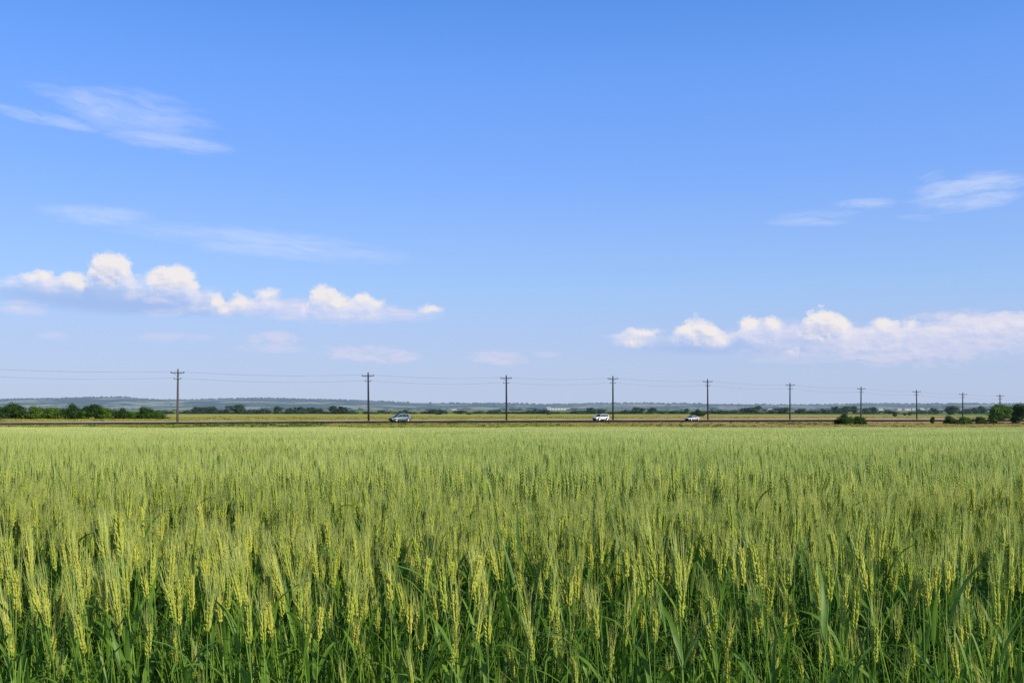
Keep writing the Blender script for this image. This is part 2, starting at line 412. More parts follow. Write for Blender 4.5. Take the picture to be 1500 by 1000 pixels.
D1=[
 (244,606,600.5,12,'bush','small bush in the far tree line just left of the first pole'),
 (274,606,599,16,'bush','low dark bush just right of the first pole in the far tree line'),
 (289,606,596,16,'round','round blue-green tree second right of the first pole'),
 (308,606,595.5,18,'round','uneven tree at the start of the long far tree line'),
 (326,606,597,16,'bush','low bush left of the largest tree of the far tree line'),
 (350,606,592.5,28,'round','largest dark round tree of the far line between first and second poles'),
 (372,606,599,18,'bush','low dark bush hugging the right side of the largest far tree'),
 (388,606,597.5,22,'clump','pale green clump in the middle of the far tree line'),
 (405,606,595,15,'round','dense small tree at the right end of the joined far tree line'),
 (426,606,597.5,12,'round','small round tree right after the gap in the far tree line'),
 (440,606,596,18,'round','blue-green tree beside the small round one, left of the second pole'),
 (458,606,596.5,16,'round','left tree of a far pair of equal height'),
 (470,606,598,14,'round','right tree of the far pair of equal height'),
 (489,606,594.5,12,'tall','narrow tree with raised crown in the last far group left of the second pole'),
 (500,606,594,13,'tall','tallest narrow tree of the last far group left of the second pole'),
 (513,606,600,14,'bush','low bush closing the last far group left of the second pole'),
 (559,605,599,9,'bush','lone tiny bush in the far meadow left of the silver car'),
 (587,605,600.5,9,'bush','small dark bush showing above the roof of the silver car'),
 (594,605,600,6,'tall','thin sapling showing above the rear of the silver car'),
 (606,606,603,6,'bush','tiny shrub right behind the silver car in the meadow'),
 (623,606,602.5,9,'bush','tiny shrub between the silver car and the third pole'),
 (643,607,602.5,16,'bush','flat dark bush in the meadow left of the third pole'),
 (673,606,600,19,'bush','dark mounded bush closest on the left of the third pole'),
 (689,607,603.5,10,'bush','low shrub touching the mounded bush left of the third pole'),
 (700,606,602.5,9,'bush','tiny grey-green shrub between the mounded bush and the third pole'),
 (718,605,600.5,6,'tall','thin lone sapling left of the third pole'),
 (729,606,603.5,10,'bush','low flat shrub just left of the third pole'),
 (755,605,601.5,8,'bush','tiny bush just right of the third pole'),
 (766,606,602.5,10,'bush','low pale shrub right of the third pole'),
 (784,604.5,598.5,7,'tall','thin dark sapling below the long white farm building, left side'),
 (803,607,604,9,'bush','dark low shrub in the meadow below the long white farm building'),
 (815,606,603.5,12,'bush','flat pale shrub right below the end of the long white farm building'),
 (842,606,600.5,12,'bush','low blue-green bush left of the first white car'),
 (853,606,601,9,'bush','small bush touching the tree above the first white car'),
 (866,606,597,13,'round','dense blue-green tree above the bonnet of the first white car'),
 (880,606,599,12,'round','rounded tree right above the roof of the first white car'),
 (911,606,601.5,14,'bush','low shrub just right of the fourth pole'),
 (934,606,596.5,16,'round','peaked tree, first tall one right of the fourth pole'),
 (955,606,597,13,'round','blue-green tree half way between the fourth pole and the second white car'),
 (968,606,599.5,14,'bush','bush leaning on the right of the half way blue-green tree'),
 (986,606,600,14,'bush','low bush left of the second white car'),
 (1006,606,597,6,'tall','thin sapling just left of the dark bush behind the second white car'),
 (1034,606,600,8,'bush','small bush immediately left of the fifth pole'),
 (1048,606,599.5,16,'bush','dome shaped bush right of the fifth pole'),
 (1064,606,601,14,'bush','low bush between dome shaped bush and the large clump'),
 (1104,606,594,38,'clump','largest broad tree clump between the fifth and sixth poles'),
 (1133,606,599,12,'bush','low bush beside the second clump, left of the sixth pole'),
 (1147,606,597,20,'round','rounded tree touching the left side of the sixth pole'),
 (1172,606,598.5,15,'round','tree right of the sixth pole with an even rounded top'),
 (1189,606,599.5,18,'bush','low dark bush second right of the sixth pole'),
 (1208,606,598,20,'clump','blue-green clump left of the tall group before the seventh pole'),
 (1225,606,595.5,14,'round','first tree of the tall group left of the seventh pole'),
 (1240,606,593.5,15,'tall','tallest pointed tree of the group left of the seventh pole'),
 (1252,606,594.5,14,'round','round tree touching the left side of the seventh pole'),
 (1269,606,598,12,'round','small dark tree right of the seventh pole'),
 (1281,606,596,14,'round','blue-green tree left of the gap before the pale village'),
 (1302,606,599.5,18,'bush','dark mounded bush in front of the pale village'),
 (1352,606,599.5,14,'bush','bush at the left end of the large dark wood near the eighth pole'),
 (1368,607,597,24,'clump','dark clump forming the left part of the wood right of the eighth pole'),
 (1391,607,594.5,24,'round','tallest tree of the wood between the eighth and ninth poles'),
 (1405,606,599,14,'bush','low bush left of the ninth pole at the end of the wood'),
 (1418,606,597.5,9,'tall','slender tree right of the ninth pole, first of three'),
 (1428,606,597.5,9,'tall','slender tree right of the ninth pole, middle of three'),
 (1438,606,595,11,'tall','slender tree right of the ninth pole, tallest of three'),
]
for px,yb,yt,w,k,l in D1:
    bush=k=='bush'
    e=tree('bush' if bush else 'tree','bush' if bush else 'tree',l,k,px,yb,yt,w,DG,'mid','leaf_distant_mat')
tree('bush','bush','dark green bush right behind the second white car, left of the fifth pole','bush',1021,610,598.8,20,None,'near','leaf_dark_mat')
RG='bushes and trees in front of the road on the right'
R1=[
 (1238,622.8,604.6,25,'bush','leaf_dark_mat','wide dark bush in front of the road left of the seventh pole base'),
 (1258,622.6,605.8,21,'bush','leaf_dark_mat','lower green bush in front of the road hiding the seventh pole base'),
 (1393,621.8,606.6,20,'bush','leaf_dark_mat','low ragged bush in front of the road, leftmost of the right hand group'),
 (1412,621.8,606.8,21,'bush','leaf_green_mat','low bush hiding the foot of the ninth pole'),
 (1436,621.8,606.8,19,'bush','leaf_dark_mat','small dark bush tucked left of the large sunlit tree'),
 (1460,621.5,592.5,33,'round','leaf_green_mat','large sunlit green tree in front of the tenth pole'),
 (1489,621.5,591.5,30,'round','leaf_dark_mat','large dark green tree at the right edge of the photo'),
 (1520,621.5,590.5,36,'round','leaf_green_mat','large tree beyond the right edge, behind the dark green one'),
]
for px,yb,yt,w,k,m,l in R1:
    tree('bush' if k=='bush' else 'tree','bush' if k=='bush' else 'tree',l,k,px,yb,yt,w,RG,'near',m,nearplace=True)
SG='thin saplings in the meadow at the right'
for i,(px,yb,yt,w,l) in enumerate([(1311,611.5,603,6,'thin leafy sapling in the meadow left of the eighth pole'),
    (1325,609,604,4,'tiny pale sapling, second of the row left of the eighth pole'),
    (1332,609,603.5,4,'tiny upright sapling closest on the left of the eighth pole')]):
    tree('sapling','sapling',l,'tall',px,yb,yt,w,SG,'mid','leaf_distant_mat')
tree('sapling','sapling','reddish dry sapling standing alone in front of the road between the eighth and ninth poles','tall',1366,621.5,610,6,None,'near','leaf_dark_mat',nearplace=True)

# woods on and below the hills: one mass of far crowns
ico_v=[];ico_f=[]
import bmesh
bm=bmesh.new(); bmesh.ops.create_icosphere(bm,subdivisions=1,radius=1)
ico_v=np.array([v.co[:] for v in bm.verts]); ico_f=np.array([[v.index for v in f.verts] for f in bm.faces]); bm.free()
def blob_field(name,items,mat):
    V=[];Fc=[];o=0
    for (x,y,z,r,h) in items:
        s=ico_v*rng.uniform(.75,1.25,(len(ico_v),1))*np.array([r,r,h])+np.array([x,y,z+h*.6]); V.append(s); Fc.append(ico_f+o); o+=len(s)
    me=bpy.data.meshes.new(name); me.from_pydata(np.concatenate(V).tolist(),[],np.concatenate(Fc).tolist()); me.materials.append(mat)
    ob=bpy.data.objects.new(name,me); MAIN.objects.link(ob); return ob
items=[]
bnd=[]
for i in range(3400):   # crest woods
    px=rng.uniform(-500,2000); a=(px-750)/F; dens=.5+.5*sin(px*.021+1.3)*sin(px*.007)+(.5 if px<600 else 0)
    if rng.random()>dens: continue
    Y=rng.uniform(5650,6300); t=(Y-4300)/4300; tc=1900/4300
    b=sin(min(t/tc,1)*pi/2)**1.6; z=-13+(zof(6200,sil(px))+13)*b
    items.append((a*Y,Y,z-3,rng.uniform(5,13),rng.uniform(3,7)))
for i in range(2600):   # slopes and foot of the hills, clumped
    px=rng.uniform(-500,2000); a=(px-750)/F; Y=rng.uniform(3000,5600)
    if sin(px*.05+Y*.004)+sin(px*.017-Y*.0023+2)+.4*sin(px*.13)<.75: continue
    if Y>4300:
        t=(Y-4300)/4300; b=sin(min(t/(1900/4300),1)*pi/2)**1.6; z=-13+(zof(6200,sil(px))+13)*b
    else: z=ground_z(a*Y,Y)
    items.append((a*Y,Y,z-1,rng.uniform(6,18),rng.uniform(3,6)))
for i in range(700):   # scattered copses over the plain
    px=rng.uniform(-300,1800); a=(px-750)/F; Y=rng.uniform(1500,3000)
    if sin(px*.04+Y*.006)+sin(px*.023-Y*.0043+4)<1.1: continue
    items.append((a*Y,Y,ground_z(a*Y,Y)-.5,rng.uniform(3,7),rng.uniform(1.5,3.5)))
def m_wood(T):
    c=T.mix(T.noise(T.vscale(T.pos(),(.01,.01,.05)),1,3),(.022,.04,.022),(.06,.09,.045)); return T.bsdf(c,.9,.05)
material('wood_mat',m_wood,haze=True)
tag(blob_field('distant_wood',items,MATS['wood_mat']),'hazy blue-green woodland covering the low hills on the horizon','woodland',kind='stuff')

# ------------------------------------------------------------------ far farm building and village houses
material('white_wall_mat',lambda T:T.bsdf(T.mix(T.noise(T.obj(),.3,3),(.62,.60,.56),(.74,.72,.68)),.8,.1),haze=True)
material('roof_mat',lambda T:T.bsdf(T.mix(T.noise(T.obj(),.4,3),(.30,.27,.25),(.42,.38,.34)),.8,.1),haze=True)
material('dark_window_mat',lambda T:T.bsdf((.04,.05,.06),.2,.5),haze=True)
def house(name,cat,label,px,yb,wpx,hpx,group=None,Ylo=300.0,nwin=3,roofh=.45):
    p=place(px,yb,Ylo); W=wpx/F*p.y; H=hpx/F*p.y; D=max(W*.35,6)
    e=empty(name,p,0.15)
    w=MB(); hw=H*(1-roofh); w.box((0,0,hw/2-.3),(W,D,hw+.6)); w.build('wall',MATS['white_wall_mat'],e)
    r=MB(); x=W/2+.3; y=D/2+.4; z0=hw+.003; z1=H
    r.add([(-x,-y,z0),(x,-y,z0),(x,y,z0),(-x,y,z0),(-x,0,z1),(x,0,z1)],[(0,1,5,4),(2,3,4,5),(0,4,3),(1,2,5),(0,3,2,1)])
    r.build('roof',MATS['roof_mat'],e)
    for i in range(nwin):
        g=MB(); g.box((W*((i+.5)/nwin-.5),-D/2-.02,hw*.55),(W/nwin*.35,.06,hw*.4)); g.build('window',MATS['dark_window_mat'],e)
    tag(e,label,cat,group)
house('farm_building','building','long low white farm building on the far plain between third and fourth poles',822,600.2,36,3.2,Ylo=600,nwin=8,roofh=.3)
house('farm_building','building','small white shed at the left end of the long farm building',804,600.3,6,4.6,Ylo=600,nwin=1)
VG='pale village houses far behind the seventh to ninth poles'
for px,yb,w,h,l in [(1290,601,7,3.2,'pale house leftmost in the far village, left of the dark bush'),
   (1299,600.4,5,2.6,'tiny pale house directly behind the dark mounded village bush'),
   (1317,600.8,6,2.8,'pale house right of the dark mounded bush in the village'),
   (1329,601,9,3.2,'widest pale house of the far village, left of the eighth pole'),
   (1338,600.3,5,2.6,'tiny pale house touching the left side of the eighth pole'),
   (1350,600.9,6,3.4,'pale house just right of the eighth pole'),
   (1361,600.2,5,2.6,'tiny pale house above the left end of the dark wood')]:
    house('village_house','house',l,px,yb,w,h,VG,Ylo=600,nwin=2)
for px,yb,w,h,l in [(665,600.5,7,2.4,'small pale barn on the far plain left of the third pole'),(1128,600.3,6,2.4,'small pale house on the far plain left of the sixth pole')]:
    house('farm_building','building',l,px,yb,w,h,None,Ylo=600,nwin=2)

# ------------------------------------------------------------------ utility poles and wires
def m_pole(T):
    p=T.obj(); n=T.noise(T.vscale(p,(8,8,.6)),1,5,.7)
    return T.bsdf(T.mix(n,(.018,.016,.017),(.055,.05,.05)),.85,.15)
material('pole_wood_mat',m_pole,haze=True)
material('lit_pole_mat',lambda T:T.bsdf(T.mix(T.noise(T.vscale(T.obj(),(8,8,.6)),1,5,.7),(.05,.047,.042),(.17,.16,.135)),.85,.15),haze=True)  # paler wood colour paints in the lit side of one pole
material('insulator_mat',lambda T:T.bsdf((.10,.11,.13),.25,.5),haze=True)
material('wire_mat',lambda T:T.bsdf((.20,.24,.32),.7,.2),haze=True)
ARM_Z=9.35; ARM2_Z=8.15
def pole_meshes(mat):
    q={}
    m=MB(); m.tube([(0,0,-.6),(0,0,3),(0,0,7),(0,0,10)],[.23,.215,.19,.155],12); q['shaft']=m.mesh('shaft',[mat],True)
    m=MB(); m.box((0,-.2,0),(2.75,.12,.16)); q['crossarm']=m.mesh('crossarm',[mat])
    m=MB(); m.box((0,-.2,0),(1.45,.09,.10)); q['lower_crossarm']=m.mesh('lower_crossarm',[mat])
    m=MB()
    for s in(-1,1): m.tube([(0,-.17,-.75),(s*.8,-.17,-.06)],.025,4)
    q['brace']=m.mesh('brace',[mat])
    m=MB(); m.tube([(0,0,0),(0,0,.08),(0,0,.1),(0,0,.16),(0,0,.18),(0,0,.24)],[.03,.05,.085,.085,.06,.05],8); q['insulator']=m.mesh('insulator',[MATS['insulator_mat']],True)
    return q
PM=pole_meshes(MATS['pole_wood_mat']); PM1=pole_meshes(MATS['lit_pole_mat'])
PX=[(-118,None),(260,541),(540,546),(742,550),(898,551),(1037,555.5),(1157,561),(1261,566.5),(1343,571),(1410,575),(1465,577.5),(1519,579)]
ORD=['','first','second','third','fourth','fifth','sixth','seventh','eighth','ninth','tenth','']
polepts=[]
PG='wooden utility poles along the road'
PLAB={0:'utility pole beyond the left edge of the photo',
 1:'tallest utility pole with sunlit side painted in pale, right of the left hedgerow',
 2:'dark utility pole left of the silver car',3:'dark utility pole at the middle of the road, beside no car',
 4:'dark utility pole just right of the first white car',5:'dark utility pole right of the second white car',
 6:'utility pole between the two tree clumps, sixth from the left',7:'utility pole rising behind the dark roadside bushes, seventh from the left',
 8:'small utility pole standing clear right of the dark roadside bushes',9:'small utility pole with its foot behind low roadside bushes',
 10:'smallest utility pole with only its top above the large sunlit tree',11:'utility pole beyond the right edge of the photo'}
for i,(px,yt) in enumerate(PX):
    a=(px-750)/F; Y=Yroad(a,6.2); X=a*Y; z=ground_z(X,Y)
    if yt is None: H=10.0
    else: H=(zof(Y,yt)-z)
    e=empty('utility_pole',(X,Y,z),rnd.uniform(-.05,.05)-.12); sc=H/10.0
    e.rotation_euler.x=rnd.uniform(-.012,.012); e.rotation_euler.y=rnd.uniform(-.012,.012)
    q=PM1 if i==1 else PM
    tag(e,PLAB[i],'utility pole',PG)
    def part(nm,me,loc,sz=(1,1,1)):
        o=bpy.data.objects.new(nm,me); MAIN.objects.link(o); o.parent=e; o.location=loc; o.scale=sz; return o
    part('shaft',q['shaft'],(0,0,0),(1,1,sc))
    za=H-.65; zb=H-1.85
    part('crossarm',q['crossarm'],(0,0,za)); part('lower_crossarm',q['lower_crossarm'],(0,0,zb)); part('brace',q['brace'],(0,0,za))
    ins=[]
    for x,zz in((-1.28,za+.08),(1.28,za+.08),(-.66,zb+.05),(.66,zb+.05)):
        o=part('insulator',PM['insulator'],(x,-.2,zz)); ins.append((x,-.2,zz+.2))
    part('insulator',PM['insulator'],(0,0,H)) ; ins.append((0,0,H+.2))
    M=Matrix.Translation((X,Y,z))@Matrix.Rotation(e.rotation_euler.z,4,'Z')
    polepts.append([M@Vector(c) for c in ins])
WL=['upper power line wire strung along the left ends of the main crossarms','upper power line wire strung along the right ends of the main crossarms',
    'lower wire strung along the left ends of the small crossarms','lower wire strung along the right ends of the small crossarms']
for k in range(4):
    pts=[]
    for i in range(len(polepts)-1):
        A,B=polepts[i][k],polepts[i+1][k]; L=(B-A).length; sag=.55 if k<2 else .65
        for t in range(14):
            u=t/14; p=A.lerp(B,u); p.z-=4*sag*u*(1-u); pts.append(p)
    pts.append(polepts[-1][k])
    m=MB(); m.tube(pts,.011 if k<2 else .0095,4); o=m.build('overhead_wire',MATS['wire_mat'],smooth=True)
    tag(o,WL[k],'wire','wires strung between the utility poles')

# ------------------------------------------------------------------ cars
def car_paint(name,c,metal):
    material(name,lambda T:T.bsdf(T.mix(T.noise(T.obj(),3,3),tuple(x*.93 for x in c),c),.3,.5,metal=metal))
car_paint('silver_paint_mat',(.15,.21,.24),.3); car_paint('white_paint_mat',(.62,.63,.64),0.0); car_paint('greyish_white_paint_mat',(.46,.48,.50),0.0)
material('car_glass_mat',lambda T:T.bsdf((.02,.035,.045),.08,.6))
material('tyre_mat',lambda T:T.bsdf(T.mix(T.noise(T.obj(),20,3),(.015,.015,.015),(.03,.03,.03)),.85,.2))
material('rim_mat',lambda T:T.bsdf((.62,.62,.64),.3,.5,metal=.6))
material('trim_mat',lambda T:T.bsdf((.02,.02,.022),.55,.3))
material('headlight_mat',lambda T:T.bsdf((.55,.58,.6),.1,.7))
material('tail_light_mat',lambda T:T.bsdf((.35,.02,.02),.2,.5))
def car(kind,paint,loc,rz,label,scale=1.0):
    """x forward. kind: 'hatch' or 'suv' or 'sedan'"""
    e=empty('car',loc,rz); P=MATS[paint]
    # side profile stations: x, half width, z bottom, z shoulder(belt), belt crown (bonnet / tail height)
    if kind=='hatch': L=4.35; Hr=1.58; st=[(-2.17,.70,.42,.86,.92),(-2.08,.80,.30,.95,1.02),(-1.6,.87,.22,.98,1.03),(-.6,.88,.20,.95,1.0),(.5,.88,.20,.92,.98),(1.0,.87,.20,.90,.98),(1.55,.85,.22,.80,.89),(1.98,.76,.26,.68,.76),(2.17,.60,.32,.58,.66)]; g=dict(wb=1.22,wt=.35,rt=-1.55,rb=-2.02,zb=.95)
    elif kind=='suv': L=4.5; Hr=1.75; st=[(-2.2,.78,.5,1.0,1.06),(-2.15,.84,.40,1.05,1.10),(-1.6,.90,.32,1.08,1.12),(-.6,.91,.30,1.06,1.10),(.5,.91,.30,1.05,1.10),(1.0,.90,.30,1.04,1.10),(1.6,.88,.32,.98,1.06),(2.05,.82,.36,.88,.96),(2.2,.70,.42,.76,.84)]; g=dict(wb=1.05,wt=.45,rt=-1.85,rb=-2.1,zb=1.06)
    else: L=4.5; Hr=1.48; st=[(-2.24,.72,.42,.84,.90),(-2.12,.80,.32,.92,.98),(-1.5,.87,.24,.93,1.0),(-.6,.88,.20,.91,.98),(.5,.88,.20,.88,.94),(1.0,.87,.20,.86,.93),(1.6,.85,.22,.78,.86),(2.05,.76,.26,.68,.74),(2.24,.60,.32,.58,.64)]; g=dict(wb=1.15,wt=.40,rt=-.95,rb=-1.62,zb=.93)
    # lower body shell
    m=MB(); n=10
    for x,w,zb,zs,zc in st:
        ring=[(-w*.82,zb),(-w*.97,zb+.10),(-w,zb+(zs-zb)*.5),(-w*.97,zs),(-w*.80,zc),(w*.80,zc),(w*.97,zs),(w,zb+(zs-zb)*.5),(w*.97,zb+.10),(w*.82,zb)]
        for y,z in ring: m.v.append((x,y,z))
    for i in range(len(st)-1):
        for j in range(n): m.f.append((i*n+j,i*n+(j+1)%n,(i+1)*n+(j+1)%n,(i+1)*n+j)); m.m.append(0)
    m.f.append(tuple(range(n))); m.m.append(0); m.f.append(tuple((len(st)-1)*n+j for j in range(n))[::-1]); m.m.append(0)
    body=m.build('body',P,e,True)
    zb=g['zb']; wb,wt,rt,rb=g['wb'],g['wt'],g['rt'],g['rb']; W0=.80 if kind!='suv' else .84; W1=.62 if kind!='suv' else .70
    # greenhouse pillars + roof (paint), then glass panes set 8 mm proud
    def gp(x,side,t):  # t 0 belt,1 roof
        return Vector((x,side*(W0+(W1-W0)*t),zb+(Hr-.07-zb)*t))
    m=MB()
    base=[gp(wb,-1,0),gp(wb,1,0),gp(rb,1,0),gp(rb,-1,0)]; top=[gp(wt,-1,1),gp(wt,1,1),gp(rt,1,1),gp(rt,-1,1)]
    mid=[Vector((wt-.18,-W1*.8,Hr)),Vector((wt-.18,W1*.8,Hr)),Vector((rt+.12,W1*.8,Hr-.02)),Vector((rt+.12,-W1*.8,Hr-.02))]
    m.add(base+top+mid,[(0,1,5,4),(1,2,6,5),(2,3,7,6),(3,0,4,7),(4,5,9,8),(5,6,10,9),(6,7,11,10),(7,4,8,11),(8,9,10,11)])
    m.build('roof',P,body)
    def pane(name,c4,inset=.08):
        c=sum(c4,Vector())/4; nrm=(c4[1]-c4[0]).cross(c4[3]-c4[0]).normalized()
        if nrm.dot(c-Vector((-.3,0,zb)))<0: nrm=-nrm
        q=[c+(p-c)*(1-inset)+nrm*.012 for p in c4]; b=[p-nrm*.03 for p in q]
        mm=MB(); mm.add(q+b,[(0,1,2,3),(4,7,6,5),(0,4,5,1),(1,5,6,2),(2,6,7,3),(3,7,4,0)]); mm.build(name,MATS['car_glass_mat'],e)
    pane('windscreen',[base[0],base[1],top[1],top[0]]); pane('rear_window',[base[2],base[3],top[3],top[2]])
    for s in(-1,1):
        xs=[(wb-.12,wt-.02),(-.05,-.05),( -.98,-.98),(rb+.25,rt+.1)]
        if kind=='sedan': xs=[(wb-.12,wt-.02),(-.05,-.05),(rb+.3,rt+.02)]
        for i in range(len(xs)-1):
            (b0,t0),(b1,t1)=xs[i],xs[i+1]
            pane('side_window',[gp(b0,s,.06),gp(b1,s,.06),gp(t1,s,.93),gp(t0,s,.93)],.07)
    for x in(1.38,-1.32):
        for s in(-1,1):
            r=.32 if kind!='suv' else .37; yw=.80 if kind!='suv' else .84
            w=empty('wheel',(x,s*yw,r)); w.parent=e
            ar=MB(); ar.tube([(x,s*(yw+.015),r+.02),(x,s*(yw+.10),r+.02)],r*1.17,20); ar.build('wheel_arch',MATS['trim_mat'],body)
            t=MB(); t.tube([(0,-.11,0),(0,-.09,0),(0,.12,0),(0,.14,0)],[r*.93,r,r,r*.93],20); o=t.build('tyre',MATS['tyre_mat'],w); o.location=(0,s*.0,0)
            t=MB(); t.tube([(0,s*.10,0),(0,s*.165,0)],[r*.62,r*.58],16)
            for k in range(5):
                A=2*pi*k/5; t.tube([(0,s*.17,0),(r*.6*cos(A),s*.17,r*.6*sin(A))],.03,4)
            t.build('rim',MATS['rim_mat'],w)
    fx=st[-1][0]; zl=st[-1][3]
    for s in(-1,1):
        h=MB(); h.box((fx-.10,s*.60,zl-.01),(.22,.26,.13),M=None); h.build('headlight',MATS['headlight_mat'],e)
        h=MB(); h.box((st[0][0]+.05,s*.66,st[0][3]-.05),(.10,.22,.20)); h.build('tail_light',MATS['tail_light_mat'],e)
        h=MB(); h.box((.88,s*(W0+.12),zb+.05),(.12,.18,.12)); h.build('wing_mirror',P,e)
    h=MB(); h.box((fx-.02,0,zl-.10),(.08,.78,.12)); h.build('grille',MATS['trim_mat'],e)
    h=MB(); h.box((fx-.05,0,st[-1][2]+.03),(.20,1.45,.16)); h.build('front_bumper',MATS['trim_mat'],e)
    h=MB(); h.box((st[0][0]-.0,0,st[0][2]+.04),(.12,1.4,.16)); h.build('rear_bumper',MATS['trim_mat'],e)
    h=MB(); h.box((fx+.035,0,zl-.20),(.02,.5,.11)); h.build('number_plate',MATS['white_paint_mat'],e)
    for s in (-1,1):
        h=MB(); h.box((0,s*(W0+.075),st[3][2]+.05),(2.0,.03,.14)); h.build('door_sill',MATS['trim_mat'],e)
    e.scale=(scale,scale,scale); tag(e,label,'car','cars driving along the road'); return e
def car_at(px,s,**k):
    a=(px-750)/F; Y=Yroad(a,s); X=a*Y; z=ground_z(X,Y)+.02
    return car(loc=(X,Y,z),rz=math.atan2(-1.0,-1.3),**k)
car_at(586,1.2,kind='hatch',paint='silver_paint_mat',label='silver grey hatchback on the road right of the second pole',scale=1.1)
car_at(880,1.2,kind='suv',paint='white_paint_mat',label='white off-road car with dark front just left of the fourth pole',scale=1.0)
car_at(1014,1.2,kind='sedan',paint='greyish_white_paint_mat',label='smaller white car left of the fifth pole, farthest along the road',scale=1.0)

# ------------------------------------------------------------------ wheat
LEAN=Vector((-.055,.02,1)).normalized()
def m_wheat(name,c1,c2,c3,trans,rough=.6):
    """c1/c2 vary plant to plant, c3 is mixed in across the field in broad patches (world position)"""
    def f(T):
        r=T.rand(); p=T.pos(); n=T.noise(T.vscale(p,(.10,.38,0)),1,3,.6)
        g=T.new('ShaderNodeNewGeometry').outputs['Random Per Island']
        n3=T.noise(T.vscale(p,(30,30,30)),1,2)
        f_=T.math('ADD',T.math('MULTIPLY',r,.65 if name!='blade_mat' else .3),T.math('MULTIPLY',g,.35 if name!='blade_mat' else .7))
        if name in('blade_mat','stem_mat'): f_=T.math('POWER',f_,1.8)  # skewed towards dark, painting in shade lacking among the foliage
        c=T.mix(f_,c1,c2)
        c=T.mix(T.ss(n,.42,.60,0,.85),c,c3)  # crop colour patches; their darker tone also paints in shaded dips
        c=T.mix(T.ss(n3,.4,.7,0,.25),c,(c1[0]*.6,c1[1]*.7,c1[2]*.6))
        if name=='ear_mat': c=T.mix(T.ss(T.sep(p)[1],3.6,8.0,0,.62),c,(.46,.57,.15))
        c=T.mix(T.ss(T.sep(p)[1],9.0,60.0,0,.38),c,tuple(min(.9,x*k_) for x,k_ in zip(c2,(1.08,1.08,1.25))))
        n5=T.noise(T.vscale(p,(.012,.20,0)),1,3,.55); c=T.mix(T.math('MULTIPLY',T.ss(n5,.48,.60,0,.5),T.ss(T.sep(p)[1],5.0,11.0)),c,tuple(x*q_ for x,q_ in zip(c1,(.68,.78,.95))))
        return T.bsdf(c,rough,.35,trans=trans)
    return material(name,f)
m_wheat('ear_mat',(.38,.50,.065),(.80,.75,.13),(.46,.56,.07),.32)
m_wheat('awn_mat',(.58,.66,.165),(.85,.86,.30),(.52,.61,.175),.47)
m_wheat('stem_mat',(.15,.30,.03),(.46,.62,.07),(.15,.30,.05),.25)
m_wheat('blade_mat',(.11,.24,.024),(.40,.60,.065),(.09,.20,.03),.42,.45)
def m_dry(T): return T.bsdf(T.mix(T.noise(T.obj(),20,3),(.30,.20,.08),(.42,.33,.14)),.8,.1,trans=.2)
material('dry_blade_mat',m_dry)
WM=lambda:[MATS['ear_mat'],MATS['awn_mat'],MATS['stem_mat'],MATS['blade_mat']]

def spindle(mb,p,d,L,w,n=5,mi=0,rings=((.0,.35),(.35,1.0),(.75,.6))):
    d=d.normalized(); a=d.cross(Vector((.3,.5,.1))).normalized(); b=d.cross(a)
    vs=[]
    for t,k in rings:
        for j in range(n):
            A=2*pi*j/n; vs.append(p+d*L*t+(a*cos(A)+b*sin(A))*w*k)
    vs.append(p+d*L); m=len(rings); fs=[]
    for i in range(m-1):
        for j in range(n): fs.append((i*n+j,i*n+(j+1)%n,(i+1)*n+(j+1)%n,(i+1)*n+j))
    for j in range(n): fs.append(((m-1)*n+j,(m-1)*n+(j+1)%n,m*n))
    mb.add(vs,fs,mi)
def ear_parts(r,L,awnL,curve,hi=True):
    """ear from z=0 up to z=L (slightly bent), with its beard; returns (ear, awns)"""
    ear=MB(); aw=MB(); rot=r.uniform(0,pi)
    ax=Vector((cos(rot),sin(rot),0)); ay=Vector((-sin(rot),cos(rot),0))
    bend=Vector((cos(curve[0]),sin(curve[0]),0))*curve[1]
    axis=lambda t: Vector((0,0,L*t))+bend*(t*t)*L
    ear.tube([axis(t) for t in(0,.33,.66,1)],[.0016,.0016,.0012,.0006],4,0,False)
    ns=int(L/.0047) if hi else int(L/.0085)
    for i in range(ns):
        t=(i+.3)/ns; s=1 if i%2 else -1; c=axis(t); up=(axis(min(t+.05,1.0))-axis(t-.05 if t>.05 else 0)).normalized()
        size=(.55+.45*sin(min(1,t*1.35+.18)*pi*.62)) if t<.75 else (1-.55*(t-.75)/.25)
        w=.0035*size*r.uniform(.75,1.2) if hi else .0050*size
        for k in ((-1,0,1) if hi else (0,)):
            out=(ax*s*(.75 if k==0 else .55)+ay*k*.62).normalized()
            d=(up+out*r.uniform(.20,.44)+Vector((r.gauss(0,.09),r.gauss(0,.09),0))).normalized()
            p=c+out*.0036
            fl=(.0165 if hi else .020)*size*r.uniform(.75,1.25)
            spindle(ear,p,d,fl,w,5 if hi else 4,0)
            if (r.random()<(.5 if k!=0 else .2)) if hi else True:
                al=awnL*r.uniform(.65,1.1)*(1-.15*t); tip=p+d*fl
                dd=(up+out*r.uniform(-.02,.08)+Vector((r.gauss(0,.02),r.gauss(0,.02),0))).normalized()
                wv=out*r.uniform(-.003,.007)
                if hi: aw.tube([tip-d*.002,tip+(d*.5+dd).normalized()*al*.35,tip+(d*.1+dd).normalized()*al*.7+wv,tip+dd*al+wv*2],[.00055,.0005,.0004,.00012],3,1,False)
                else:
                    for _ in range(1+(i%2)):
                        dd=(up+out*r.uniform(-.02,.08)+Vector((r.gauss(0,.03),r.gauss(0,.03),0))).normalized()
                        sd=dd.cross(Vector((r.gauss(0,1),r.gauss(0,1),0))).normalized()*.0011
                        aw.add([tip-sd,tip+sd,tip+dd*al],[(0,1,2)],1)
    return ear,aw
